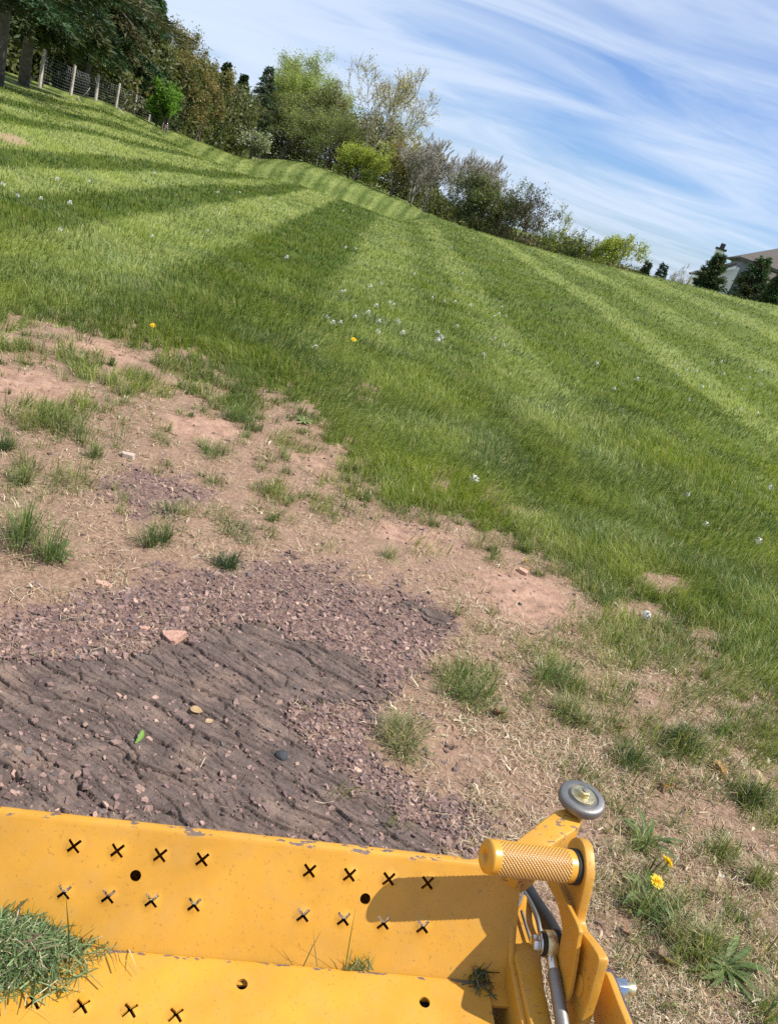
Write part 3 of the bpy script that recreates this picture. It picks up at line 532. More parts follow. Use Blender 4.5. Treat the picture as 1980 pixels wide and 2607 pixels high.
def make_broad(H, W, stems=1, leafn=6000, ls=.16, cols=((.1, .15, .03),), depth=5, open_=.5, trunkh=.25, trad=.14, lean=(0, 0), twig=1.0, spread=.55, low=0.1):
    tubes = []; tips = []
    def grow(p, d, L, r, dep):
        k = 4; pts = [p]; dd = d.copy()
        for _ in range(k-1):
            dd = dd+rng.normal(0, .12, 3)+np.array([lean[0]*.04, lean[1]*.04, .05]); dd /= np.linalg.norm(dd); pts.append(pts[-1]+dd*L/(k-1))
        r1 = r*.62; tubes.append((np.array(pts), np.linspace(r, r1, k), 7 if dep >= depth-1 else (5 if dep > 1 else 3)))
        if dep <= 2: tips.extend(pts[1:])
        if dep == 0: return
        nb = 2 if rng.random() < .45 else 3
        if dep == 1: nb += 1
        a0 = rng.uniform(0, 6.28)
        for b in range(nb):
            a = a0+b*6.28/nb+rng.normal(0, .4); sp = spread*(.6+.7*rng.random()); 
            u = np.cross(dd, np.array([.3, .8, .2])); u /= np.linalg.norm(u); v = np.cross(dd, u)
            nd = dd*math.cos(sp)+(u*math.cos(a)+v*math.sin(a))*math.sin(sp); nd /= np.linalg.norm(nd)
            grow(pts[-1] if b else pts[-2], nd, L*(.62+.25*rng.random()), r1*(.8 if b else .95), dep-1)
    for s in range(stems):
        d = np.array([lean[0]+rng.normal(0, .12)*(stems > 1)*2.2, lean[1]+rng.normal(0, .12)*(stems > 1)*2.2, 1.]); d /= np.linalg.norm(d)
        grow(np.array([rng.normal(0, .25)*(stems > 1), rng.normal(0, .25)*(stems > 1), -.4]), d, H*trunkh*(.8+.4*rng.random()), trad/(1 if stems == 1 else 1.6), depth)
    T = np.array(tips); zt = np.percentile(T[:, 2], 99); sx = W/2/(np.percentile(np.hypot(T[:, 0]-T[:, 0].mean(), T[:, 1]-T[:, 1].mean()), 95)+1e-6); sz = H/zt
    S = np.array([sx, sx, sz]); tubes = [(np.asarray(p)*S, r, s) for p, r, s in tubes]; T = T*S
    tubes = [(p, np.maximum(r, .012*twig), s) for p, r, s in tubes]
    n = leafn
    if n:
        w_ = rng.random(len(T))**1.5; w_ /= w_.sum(); i = rng.choice(len(T), n, p=w_); sg = .045*(H+W)/2*(.6+open_); P = T[i]+rng.normal(0, 1, (n, 3))*sg*(.4+.6*rng.random((n, 1)))
        P[:, 2] = np.maximum(P[:, 2], low*H*rng.random(n)+.05); D = rng.normal(size=(n, 3))+np.array([0, 0, .1])
        ci = (hash2(i, i*0, 5)*len(cols)).astype(int).clip(0, len(cols)-1); C = np.array(cols)[ci]*(.6+.4*hash2(i, i*0+3, 9)[:, None]*1.6)*(.7+.6*rng.random((n, 1)))
        V, F = quads_rand(P, D, ls*(.6+.8*rng.random(n)), ls*.6*(.6+.8*rng.random(n))); crown = np_mesh('crown', V, F, np.repeat(C.clip(0, 1), 4, axis=0))
    else: crown = None
    return tubes_mesh('trunk', tubes), crown
def place(px, py, d, top=True):
    q = ray(px, py); a = math.atan2(q[0], q[1]); x, y = d*math.sin(a), d*math.cos(a); z = float(terrain(x, y, False)); H = CAM_H+d*q[2]/math.hypot(q[0], q[1])-z
    return x, y, z, H
def add_tree(name, label, cat, x, y, z, meshes, group, bark=None, leaf=None, rz=0):
    e = empty(name, (x, y, z), rz); tag(e, label, cat, group)
    link('trunk', meshes[0], bark or M_BARK, e)
    if meshes[1] is not None: link('crown', meshes[1], leaf or M_LEAF, e)
    return e
M_TWIG = simple('pale_twig', (.27, .245, .20), .9, 0, .3, 6)
G_CON = 'dark conifers behind the wire fence'; G_FAR = 'trees along the far edge of the field'
wpx = lambda w, d: w*d/1663*1.02
SP = (.055, .078, .028)
# conifers on the left, near to far: (px, py of the crown top or a point on it, distance, width px, height override, label)
q = hit(6, 188)
x, y = q[0]-.2, q[1]; z = float(terrain(x, y)); 
add_tree('pine_tree', 'huge dark pine overhanging the top left corner of the lawn', 'tree', x, y, z, make_conifer(13, 5.4, .19, 190, 620, .30, .05, (.06, .078, .036), .16, .1, .6, .22), G_CON, M_BARK, M_NEEDLE)
con = [((52, 178), 40, 13, 4.2, .15, 'dark spruce with a thick leaning trunk just behind the big pine', .24), ((88, 188), 46, 14, 4.0, .13, 'spruce with a thin bare lower trunk left of the first fence post', .13),
       ((182, 205), 56, 18.5, 5.4, .13, 'tall spruce with hanging sprays behind the first fence post', .2), ((245, 225), 63, 17.5, 3.5, .06, 'broad spruce rising behind the middle fence posts', .2)]
for (bx, by), d, H, R, base, lab, tr in con:
    a = ray(bx, by); a = math.atan2(a[0], a[1]); x, y = d*math.sin(a), d*math.cos(a); z = float(terrain(x, y, False))+.1
    add_tree('spruce_tree', lab, 'tree', x, y, z, make_conifer(H, R*.74, base+.03, 230, 420, .32, .085, SP, .34, .1, .85, tr, hang=.35), G_CON, M_BARK, M_NEEDLE)
x, y, z, H = place(347, 2, 70)
add_tree('spruce_tree', 'spruce with a thin pointed top at the right end of the conifer group', 'tree', x, y, z, make_conifer(H, 2.9, .03, 260, 330, .32, .10, (.042, .066, .02), .2, .15, .95, .16, hang=.3), G_CON, M_BARK, M_NEEDLE)
x, y, z, H = place(306, 20, 68)
add_tree('spruce_tree', 'shorter spruce filling the gap left of the thin pointed one', 'tree', x, y, z, make_conifer(H, 3.8, .03, 240, 330, .32, .10, SP, .2, .15, .95, .16, hang=.3), G_CON, M_BARK, M_NEEDLE)
# broadleaved and mixed row: name, label, cat, top px, distance, width px, kwargs
BROWN = ((.25, .18, .07), (.20, .18, .07), (.30, .21, .09), (.16, .17, .06)); LG = ((.32, .38, .10), (.24, .31, .07), (.38, .42, .14), (.24, .26, .10)); YG = ((.34, .38, .06), (.26, .32, .05), (.40, .42, .10)); TAN = ((.50, .44, .22), (.42, .38, .16), (.55, .48, .26))
DG = ((.10, .14, .045), (.13, .16, .055), (.15, .13, .07), (.17, .20, .07)); BRT = ((.14, .27, .03), (.10, .20, .02), (.18, .32, .05)); GREYG = ((.20, .22, .10), (.25, .25, .14))
rows = [
 ('budding_tree', 'broad tree in reddish brown spring bud beyond the fence end', (415, 78), 74, 105, dict(leafn=13000, ls=.16, cols=BROWN+DG[:2], stems=3, depth=5)),
 ('budding_tree', 'lower brown budding tree just right of the broad reddish one', (455, 150), 78, 85, dict(leafn=11000, ls=.16, cols=BROWN[1:]+DG[:1], stems=3, depth=4)),
 ('green_shrub', 'vivid green shrub covering the end of the wire fence', (366, 188), 61, 62, dict(leafn=4200, ls=.17, cols=BRT, stems=4, depth=4, low=.0)),
 ('spruce_tree', 'small dark spruce between the brown budding trees and the green ones', (492, 143), 88, 85, None),
 ('spruce_tree', 'narrow dark spruce beside the white blossoming shrub', (528, 168), 92, 60, None),
 ('pine_tree', 'wispy grey green pine top poking above the green trees', (583, 153), 112, 60, 'pine'),
 ('blossoming_shrub', 'shrub with white blossom at the foot of the dark spruces', (556, 283), 86, 50, dict(leafn=2600, ls=.17, cols=((.6, .6, .5), (.12, .17, .05), (.10, .14, .04), (.5, .5, .4)), stems=4, depth=4)),
 ('leafy_tree', 'light green tree directly right of the wispy pine top', (628, 160), 118, 100, dict(leafn=13000, ls=.18, cols=LG, stems=3, depth=5)),
 ('leafy_tree', 'tallest light green tree in the middle of the tree line', (668, 148), 122, 110, dict(leafn=13000, ls=.18, cols=LG, stems=2, depth=5)),
 ('leafy_tree', 'rounded light green tree left of the leaning tan crowned tree', (728, 150), 120, 110, dict(leafn=12000, ls=.18, cols=LG, stems=2, depth=5)),
 ('brush_thicket_tree', 'twiggy olive tree low in front of the light green trees', (642, 220), 112, 110, dict(leafn=9000, ls=.16, cols=GREYG+LG[:2], stems=5, depth=5)),
 ('brush_thicket_tree', 'twiggy olive tree under the rounded light green one', (722, 240), 110, 110, dict(leafn=9000, ls=.16, cols=GREYG+LG[:2], stems=5, depth=5)),
 ('leaning_tree', 'tall tree leaning right with bare limbs and tan yellow young leaves', (850, 150), 106, 165, dict(leafn=6500, ls=.17, cols=TAN, stems=3, depth=6, lean=(.30, 0), spread=.62, trad=.24, open_=.1, twig=2.0)),
 ('yellow_green_shrub', 'yellow green shrub below the leaning tree at the field edge', (778, 322), 100, 75, dict(leafn=4500, ls=.2, cols=YG, stems=4, depth=4, low=0)),
 ('yellow_green_shrub', 'yellow green bush right of the leaning tree foot', (828, 318), 98, 85, dict(leafn=5000, ls=.2, cols=YG+LG[:1], stems=4, depth=4, low=0)),
 ('yellow_green_shrub', 'orange tinged bush where the tree line steps down to bare trees', (876, 312), 94, 62, dict(leafn=4200, ls=.18, cols=((.28, .24, .1), (.24, .25, .08), (.3, .22, .1)), stems=4, depth=4, low=0)),
 ('bare_tree', 'leafless fine twigged tree right of the orange tinged bush', (922, 318), 90, 80, dict(leafn=420, ls=.13, cols=GREYG, stems=4, depth=6, twig=1.9, spread=.42)),
 ('bare_tree', 'second leafless tree with a rounded grey crown', (962, 335), 92, 80, dict(leafn=420, ls=.13, cols=GREYG, stems=4, depth=6, twig=1.9, spread=.42)),
 ('bare_tree', 'pale leafless tree standing behind the small dark ones', (1015, 360), 98, 90, dict(leafn=360, ls=.13, cols=GREYG, stems=4, depth=6, twig=1.9, spread=.42)),
 ('bare_tree', 'faint leafless tree rising behind the dark olive trees', (1072, 376), 102, 80, dict(leafn=360, ls=.13, cols=GREYG, stems=4, depth=6, twig=2.2, spread=.42)),
 ('dark_olive_tree', 'first dark olive tree after the leafless ones', (1022, 386), 84, 80, dict(leafn=4500, ls=.18, cols=DG, stems=3, depth=5)),
 ('dark_olive_tree', 'second dark olive tree with a dense flat topped crown', (1062, 392), 84, 75, dict(leafn=4500, ls=.18, cols=DG, stems=3, depth=5)),
 ('dark_olive_tree', 'third dark olive tree with several thin stems', (1112, 404), 84, 75, dict(leafn=3600, ls=.18, cols=DG, stems=4, depth=5)),
 ('dark_olive_tree', 'last dark olive tree with purple grey twigs at the row end', (1158, 416), 84, 85, dict(leafn=3000, ls=.18, cols=((.10, .085, .06), (.08, .10, .035), (.12, .09, .07)), stems=4, depth=5)),
 ('thin_tree', 'pale green see through tree at the end of the dark row', (1218, 456), 86, 75, dict(leafn=1500, ls=.17, cols=LG, stems=3, depth=5, twig=1.2)),
 ('green_shrub', 'low green shrub under the pale see through tree', (1258, 512), 80, 60, dict(leafn=2200, ls=.17, cols=DG+LG[:1], stems=4, depth=4, low=0)),
 ('bare_shrub', 'small bare shrub left of the round yellow green tree', (1300, 522), 80, 40, dict(leafn=350, ls=.14, cols=LG, stems=4, depth=5, twig=1.1)),
 ('round_tree', 'round yellow green tree standing alone on the skyline', (1350, 516), 78, 84, dict(leafn=3000, ls=.19, cols=YG, stems=2, depth=5, twig=1)),
 ('small_cedar', 'tiny cedar just right of the round yellow green tree', (1400, 568), 62, 20, None),
 ('small_cedar', 'tiny thin cedar alone between round tree and house', (1435, 574), 62, 22, None),
 ('bare_shrub', 'tiny bare shrub left of the white house wall', (1468, 582), 66, 34, dict(leafn=120, ls=.1, cols=GREYG, stems=5, depth=4, twig=.9)),
 ('bare_shrub', 'tiny pale shrub touching the white house wall', (1492, 588), 68, 30, dict(leafn=500, ls=.1, cols=TAN, stems=5, depth=4, twig=.9)),
]
for ti, (nm, lab, (px, py), d, w, kw) in enumerate(rows):
    rng = np.random.default_rng(9000+ti)
    x, y, z, H = place(px, py, d); W = wpx(w, d)*1.22; H *= 1.04*(1.12 if nm == 'bare_tree' else 1)*(1.05 if nm == 'leafy_tree' else 1); cat = 'shrub' if 'shrub' in nm else 'tree'
    if kw is None: ms = make_conifer(H, W/2*.8, .02, max(60, int(18*H)), 120 if d > 70 else 22, .30*d/85, .12*d/85, (.04, .06, .022), .1, .25, .95, .1); mm = M_NEEDLE
    elif kw == 'pine': ms = make_conifer(H, W/2, .3, 110, 60, .42, .10, (.085, .105, .06), .0, .5, .8, .12); mm = M_NEEDLE
    else: kw = dict(kw, leafn=int(kw['leafn']*1.5)); ms = make_broad(H*1.0, W, **kw); mm = M_LEAF
    if nm == 'leaning_tree': x -= 1.5
    add_tree(nm, lab, cat, x, y, z, ms, G_FAR, M_TWIG if 'bare' in nm else M_BARKG if 'leaf' in nm or 'lean' in nm else M_BARK, mm)
# thicket of brush between and behind the trunks: reads as one mass
def build_thicket():
    global rng
    rng = np.random.default_rng(77)
    Ps = []; Cs = []; tb = []
    segs = [(-38, -24.5, 46, 60, 2.8, 26000, 0), (-24.5, -17, 62, 90, 5.5, 26000, 0), (-17, -4.5, 112, 118, 8.5, 52000, 1), (-4.5, 11, 86, 92, 2.7, 30000, 0)]
    for a0, a1, d0, d1, h, n, k in segs:
        f = rng.random(n); a = np.radians(a0+(a1-a0)*f); d = d0+(d1-d0)*f+rng.normal(0, 2.0, n)+4; x, y = d*np.sin(a), d*np.cos(a)
        top = h*(.45+.9*fbm(x*.35, y*.35, 120+k, 3)); z = terrain(x, y, False)+top*rng.random(n)**.8
        Ps.append(np.stack([x, y, z], 1)); base = np.array([(.08, .10, .035), (.14, .15, .06), (.16, .14, .08)])[(fbm(x*.5, y*.5, 130, 2)*3).astype(int).clip(0, 2)]; Cs.append(base*(.5+.8*rng.random((n, 1))))
    P = np.concatenate(Ps); C = np.concatenate(Cs); n = len(P); V, F = quads_rand(P, rng.normal(size=(n, 3)), .34*(.6+.8*rng.random(n)), .18*(.6+.8*rng.random(n)))
    o = link('undergrowth', np_mesh('undergrowth', V, F, np.repeat(C, 4, axis=0)), M_LEAF); tag(o, 'dense brush and brambles under the tree line', 'undergrowth', kind='stuff')
build_thicket()
# two cedars and an edge one before the house
for (px, py), d, w, lab in (((1556, 553), 48, 84, 'dark cedar in front of the house chimney'), ((1652, 560), 44, 110, 'wide feathery cedar in front of the brown roof'), ((1690, 598), 43, 60, 'cedar cut by the right edge below the roof')):
    x, y, z, H = place(px, py, d); z -= .3
    add_tree('cedar_tree', lab, 'tree', x, y, z, make_conifer(H+.3, wpx(w, d)/2*.7, .02, 120, 70, .20, .055, (.065, .095, .036), -.5, .3, .8, .07), 'cedars in front of the house', M_BARK, M_NEEDLE)

# ------------------------------------------------------------------ FENCE
fe = empty('wire_fence', (0, 0, 0)); tag(fe, 'wire mesh fence on weathered wooden posts below the conifers', 'fence')
FP = [((152, 214), (161, 149)), ((205, 226), (214, 168)), ((249, 241), (258, 186)), ((287, 256), (295, 205)), ((320, 268), (327, 220)), ((349, 279), (355, 236)), ((374, 288), (379, 250)), ((394, 296), (399, 262))]
posts = []
for (b, t_) in FP:
    a = ray(*b); az_ = math.atan2(a[0], a[1]); hp = math.dist(b, t_); dax = 1.62*1663/hp
    d = dax/ (a@cF) * math.hypot(a[0], a[1]); x, y = d*math.sin(az_), d*math.cos(az_); z = CAM_H+d*a[2]/math.hypot(a[0], a[1]); posts.append(np.array([x, y, z]))
# first panel runs on to the left behind the trunks
pre = posts[0]+(posts[0]-posts[1])*np.array([1, 1, 0]); pre[2] = float(terrain(pre[0], pre[1])); posts = [pre]+posts
fe.location = posts[1]; F0 = posts[1].copy()
for i, p in enumerate(posts):
    h = 1.62+(.04*rng.normal()); b = bmesh.new(); w = .085 if i != 2 else .10
    bmesh.ops.create_cone(b, cap_ends=True, segments=8, radius1=w, radius2=w*.86, depth=h+.4)
    bmesh.ops.bevel(b, geom=[e for e in b.edges if abs(e.verts[0].co.z-e.verts[1].co.z) < 1e-4 and e.verts[0].co.z > 0], offset=.02, segments=1)
    o = link('post', bm_mesh('post', b), M_POST, fe); o.location = p-F0+np.array([0, 0, h/2-.2]); o.rotation_euler = (rng.normal(0, .02), rng.normal(0, .02), rng.random()*3)
wl = []
for i in range(len(posts)-1):
    a, b = posts[i], posts[i+1]
    for k, hh in enumerate(np.linspace(.08, 1.48, 11)):
        f = np.linspace(0, 1, 6)[:, None]; p = a*(1-f)+b*f+np.array([0, 0, hh])-F0; p[:, 2] -= .03*np.sin(np.pi*f[:, 0]); wl.append((p, .006, 3))
    nv = int(np.linalg.norm(b-a)/.32)
    for k in range(nv):
        f = k/nv; p = a*(1-f)+b*f-F0; wl.append((np.array([p+[0, 0, .08], p+[0, 0, .8], p+[0, 0, 1.48]]), .0035, 3))
link('wire_mesh', tubes_mesh('wire_mesh', wl), M_WIRE, fe)
# fallen pale branches at the fence foot
def branch(name, lab, pxs, h=.25, r=.03):
    base = hit(*pxs[0]); base_d = math.hypot(base[0], base[1]); P = []
    for k, q in enumerate(pxs):
        a = ray(*q); dd = base_d/math.hypot(a[0], a[1]); p = CAM+a*dd; P.append(p)
    P = np.array(P); o_ = P[0].copy(); P -= o_
    tw = [(P, np.linspace(r, r*.35, len(P)), 5), (np.array([P[len(P)//2], P[len(P)//2]+[.25, .1, .35], P[len(P)//2]+[.35, .15, .6]]), np.array([r*.5, r*.35, r*.2]), 4)]
    o = link(name, tubes_mesh(name, tw), M_POST); o.location = o_; tag(o, lab, 'branch')
branch('fallen_branch', 'pale fallen branch lying below the big pine', [(24, 176), (36, 180), (50, 190), (64, 195)], r=.05)
branch('fallen_branch', 'short pale stick leaning beside the first fence post', [(174, 221), (171, 214), (169, 208)], r=.035)
branch('fallen_branch', 'pale curved branch at the foot of the third fence post', [(268, 248), (262, 240), (257, 234), (254, 230)], r=.035)

# ------------------------------------------------------------------ HOUSE
def house():
    hd = 80.; q = ray(1503, 616); h_ = math.hypot(q[0], q[1]); az_ = math.atan2(q[0], q[1]); O = CAM+q*(hd/h_)
    e = empty('house', O, -az_+rad(5)); tag(e, 'brown roofed house with a white end wall and chimney on the horizon', 'house')
    wm = simple('pale_siding', (.80, .78, .74), .7, 0, .06, 3); gm = simple('grey_siding', (.26, .27, .29), .7, 0, .06, 3); rm = simple('brown_shingle', (.10, .085, .072), .95, 0, .22, 9, .4, 30); tm = simple('dark_trim', (.09, .075, .065), .7); dk = simple('chimney_cap', (.05, .045, .04), .7)
    def prism(name, pts, y0, y1, m, parent=e):          # outline in x,z extruded in y
        b = bmesh.new(); f = b.faces.new([b.verts.new((x, y0, z)) for x, z in pts]); r_ = bmesh.ops.extrude_face_region(b, geom=[f]); bmesh.ops.translate(b, verts=[v for v in r_['geom'] if isinstance(v, bmesh.types.BMVert)], vec=(0, y1-y0, 0))
        return link(name, bm_mesh(name, b), m, parent)
    def poly(name, faces, m, parent=e, th=.18):
        b = bmesh.new()
        for f in faces: b.faces.new([b.verts.new(v) for v in f])
        bmesh.ops.remove_doubles(b, verts=b.verts, dist=.001); me = bm_mesh(name, b); o = link(name, me, m, parent); s = o.modifiers.new('thick', 'SOLIDIFY'); s.thickness = th; s.offset = -1; return o
    prism('wall', [(-.1, -4), (-.1, .8), (.2, 1.4), (2.5, 2.6), (2.9, 2.6), (2.9, -4)], 0.2, 5, wm)
    prism('wall', [(2.9, -4), (2.9, 3.5), (15, 3.5), (15, -4)], .5, 9, gm)
    rf = poly('roof', [[(2.4, 0, 3.5), (15.5, 0, 3.5), (11.5, 4.7, 6.3), (7.0, 4.7, 6.1)], [(2.4, 0, 3.5), (7.0, 4.7, 6.1), (2.4, 9.5, 3.5)], [(2.4, 9.5, 3.5), (7, 4.7, 6.1), (11.5, 4.7, 6.3), (15.5, 9.5, 3.5)], [(15.5, 0, 3.5), (15.5, 9.5, 3.5), (11.5, 4.7, 6.3)]], rm)
    poly('porch_roof', [[(3.2, -2.6, 1.55), (7.3, -2.6, 1.55), (7.3, .4, 3.42), (4.6, .4, 3.42)], [(3.2, -2.6, 1.55), (4.6, .4, 3.42), (3.2, .4, 1.9)]], rm)
    poly('end_roof', [[(-.6, -.2, .75), (2.5, -.2, 2.75), (2.5, 5.4, 2.75), (-.6, 5.4, .75)]], rm)
    prism('rake_board', [(-.62, .42), (-.62, .62), (2.5, 2.66), (2.5, 2.4)], -.26, -.20, wm)
    prism('fascia', [(2.4, 3.25), (2.4, 3.44), (15.5, 3.44), (15.5, 3.25)], -.06, .0, tm); prism('fascia', [(3.2, 1.3), (3.2, 1.5), (7.3, 1.5), (7.3, 1.3)], -2.66, -2.6, tm)
    prism('porch_wall', [(3.4, -4), (3.4, 1.35), (7.2, 1.35), (7.2, -4)], -2.2, .49, gm)
    ch = prism('chimney', [(.25, -4), (.25, 3.45), (1.0, 3.45), (1.0, -4)], -.55, .19, wm)
    prism('chimney_cap', [(.15, 3.45), (.15, 3.62), (1.1, 3.62), (1.1, 3.45)], -.65, .29, dk, ch); prism('flue', [(.45, 3.62), (.45, 4.05), (.85, 4.05), (.85, 3.62)], -.35, .05, dk, ch)
    w1 = prism('window', [(4.6, -.4), (4.6, .9), (5.6, .9), (5.6, -.4)], -2.25, -2.18, wm); prism('pane', [(4.7, -.3), (4.7, .8), (5.5, .8), (5.5, -.3)], -2.27, -2.255, simple('window_glass', (.03, .04, .05), .1), w1)
house()

# ------------------------------------------------------------------ MOWER (local frame: x right, y forward, z up; origin on the crease of the foot rest)
MR = np.array([[0.9760151933227494, -0.19279648521703666, -0.10111309356908847], [0.19177014338524212, 0.9812387656875144, -0.0198669780803888], [0.10304637067436141, 0.0, 0.9946765532025174]])
MO = np.array([-0.21522605, 0.64865678, 0.44075273])
mower = empty('riding_mower'); mmx = Matrix.Identity(4)
for i in range(3):
    for j in range(3): mmx[i][j] = MR[i, j]
    mmx[i][3] = MO[i]
mower.matrix_world = mmx; tag(mower, 'yellow riding mower seen from the seat, worn foot rest and knurled pedal', 'mower')
CM = (CAM-MO)@MR
def PX(x, y, ax, val):
    d = ray(x, y)@MR; t = (val-CM[ax])/d[ax]; return CM+d*t
def shade(me, angle=35):
    me.polygons.foreach_set('use_smooth', np.ones(len(me.polygons), bool))
    try: me.set_sharp_from_angle(angle=rad(angle))
    except Exception: pass
def bevel(o, w=.0015, seg=3, ang=30):
    m = o.modifiers.new('bevel', 'BEVEL'); m.width = w; m.segments = seg; m.limit_method = 'ANGLE'; m.angle_limit = rad(ang); m.harden_normals = False; return o
def bake(o):
    """apply modifiers without operators"""
    dg = bpy.context.evaluated_depsgraph_get(); me = bpy.data.meshes.new_from_object(o.evaluated_get(dg)); old = o.data; o.modifiers.clear(); o.data = me; return o
def wear_edges(o, zone=None):
    me = o.data; n = len(me.vertices); co = np.zeros(n*3, np.float32); me.vertices.foreach_get('co', co); co = co.reshape(-1, 3)
    w = zone(co) if zone is not None else np.zeros(n)
    a = me.color_attributes.new('Wear', 'FLOAT_COLOR', 'POINT'); c = np.ones((n, 4), np.float32); c[:, :3] = np.asarray(w)[:, None]; a.data.foreach_set('color', c.ravel())
def wadd(): pass
def sheet(name, prof, xs, m, th, bumps=(), cut=None, zone=None, parent=mower, dens=.004):
    """folded sheet: profile in (y,z) swept along x, with raised pierced dimples; bumps = (x, s) with s the arc length"""
    prof = np.array(prof, float); seg = np.linalg.norm(np.diff(prof, axis=0), axis=1); S = np.concatenate([[0], np.cumsum(seg)]); ns = int(S[-1]/dens); s = np.unique(np.concatenate([np.linspace(0, S[-1], ns), S]))
    py = np.interp(s, S, prof[:, 0]); pz = np.interp(s, S, prof[:, 1]); ty = np.gradient(py, s); tz = np.gradient(pz, s); ll = np.hypot(ty, tz); ny, nz = -tz/ll, ty/ll
    x = np.arange(xs[0], xs[1]+1e-6, dens); X, Sg = np.meshgrid(x, s); h = .0012*(fbm(X*9, Sg*9, 201, 2)-.5)
    for bx, bs in bumps:
        r = np.hypot(X-bx, Sg-bs); h = h+.0034*np.clip(1-r/.0115, 0, 1)**.8
    V = np.stack([X, py[:, None]+ny[:, None]*h, pz[:, None]+nz[:, None]*h], -1).reshape(-1, 3); nx = len(x); i = np.arange(len(s)-1)[:, None]*nx; j = np.arange(nx-1)[None]
    F = np.stack([i+j, i+j+1, i+nx+j+1, i+nx+j], -1).reshape(-1, 4); me = np_mesh(name, V, [F], smooth=True); o = link(name, me, m, parent)
    so = o.modifiers.new('solid', 'SOLIDIFY'); so.thickness = th; so.offset = -1; so.use_even_offset = False
    if cut is not None:
        bo = o.modifiers.new('cut', 'BOOLEAN'); bo.object = cut; bo.operation = 'DIFFERENCE'; bo.solver = 'EXACT'
        bake(o); bpy.data.objects.remove(cut)
    else: bake(o)
    shade(o.data, 40); wear_edges(o, zone); return o
def cutter(items, prof):
    """X-shaped slots and round holes: items = (kind, x, s)"""
    prof = np.array(prof, float); seg = np.linalg.norm(np.diff(prof, axis=0), axis=1); S = np.concatenate([[0], np.cumsum(seg)]); b = bmesh.new()
    for kind, x, s in items:
        y = np.interp(s, S, prof[:, 0]); z = np.interp(s, S, prof[:, 1]); y2 = np.interp(s+.002, S, prof[:, 0]); z2 = np.interp(s+.002, S, prof[:, 1])
        ax = math.atan2(z2-z, y2-y)
        T = Matrix.Translation((x, y, z))@Matrix.Rotation(ax, 4, 'X')
        if kind == 'x':
            pts = []; L_, w = .0106, .0018
            for q in range(4):
                a = math.pi/4+q*math.pi/2; d = (math.cos(a), math.sin(a)); n_ = (-d[1], d[0])
                pts += [(d[0]*L_-n_[0]*w, d[1]*L_-n_[1]*w), (d[0]*L_+n_[0]*w, d[1]*L_+n_[1]*w)]
                a2 = a+math.pi/4; pts.append((math.cos(a2)*w*1.5, math.sin(a2)*w*1.5))
        else: pts = [(math.cos(a)*.0072, math.sin(a)*.0072) for a in np.arange(16)*math.pi/8]
        vs = [b.verts.new(T@Vector((p[0], p[1], -.02))) for p in pts]; f = b.faces.new(vs); r_ = bmesh.ops.extrude_face_region(b, geom=[f])
        nv = [v for v in r_['geom'] if isinstance(v, bmesh.types.BMVert)]; off = T.to_3x3()@Vector((0, 0, .04))
        for v in nv: v.co += off
    return link('cutter', bm_mesh('cutter', b), None, mower)
th_ = math.atan2(*( (np.array([-0.19711208, 0.57749917, 0.79223831])@MR)[[2, 1]] )); cy, cz = math.cos(th_), math.sin(th_)
def up(s): return (s*cy, s*cz)
# sloping front panel: small flange tucked under the floor plate, slope 0.155 long, rounded top edge, then down
PL = .152; prof = [(-.03, -.006), (-.004, -.006), up(0.004), up(PL-.012)]
c0 = up(PL-.012)
for k in range(1, 9):
    a = th_-(th_+math.pi/2)*k/8; prev = prof[-1]; prof.append((prev[0]+.0030*math.cos(a+.1), prev[1]+.0030*math.sin(a+.1)))
prof.append((prof[-1][0]+.001, prof[-1][1]-.11))
S0 = np.concatenate([[0], np.cumsum(np.linalg.norm(np.diff(np.array(prof), axis=0), axis=1))])
base_s = S0[2]-.004+.113; items = []; bumps = []
for row in (0, 1):
    for i in range(8):
        x = (i if i < 4 else i-4+5.62)*.05425; s = base_s-row*.0547; items.append(('x', x, s)); bumps.append((x, s))
for k in range(-1, -5, -1):
    for row in (0, 1): x = (k-1.62+0)*.05425; items.append(('x', x, base_s-row*.0547)); bumps.append((x, base_s-row*.0547))
for hx, hy in ((293, 1892), (789, 1942)):
    nrm = np.array([0, -cz, cy]); d = ray(hx, hy)@MR; t = (-CM@nrm)/(d@nrm); p = CM+d*t; items.append(('o', p[0], S0[2]-.004+math.hypot(p[1], p[2])))
topw = lambda co: sstep(up(PL-.016)[1], up(PL-.009)[1], co[:, 2])*(co[:, 1] > 0)
sheet('front_panel', prof, (-.48, .60), M_YEL, .004, bumps, cutter(items, prof), topw)
fprof = [(-.62, .0), (-.0045, .0), (-.0022, -.0006)]
items = []; bumps = []
for px, py in ((74, 2165), (177, 2174), (281, 2183), (380, 2193)):
    p = PX(px, py, 2, 0.); items.append(('x', p[0], p[1]+.62)); bumps.append((p[0], p[1]+.62))
    for dy in (-.055, -.11): items.append(('x', p[0], p[1]+.62+dy)); bumps.append((p[0], p[1]+.62+dy))
for i in range(4):
    for dy in (0, -.055, -.11):
        x = (i+5.62)*.05425; 
        if dy < 0: items.append(('x', x, .62-.075+dy)); bumps.append((x, .62-.075+dy))
for px, py in ((523, 2126), (917, 2165)): p = PX(px, py, 2, 0.); items.append(('o', p[0], p[1]+.62))
sheet('floor_plate', fprof, (-.48, .565), M_YEL, .004, bumps, cutter(items, fprof), lambda co: 1.3*sstep(-.010, -.004, co[:, 1])+.8*sstep(.556, .564, co[:, 0]))
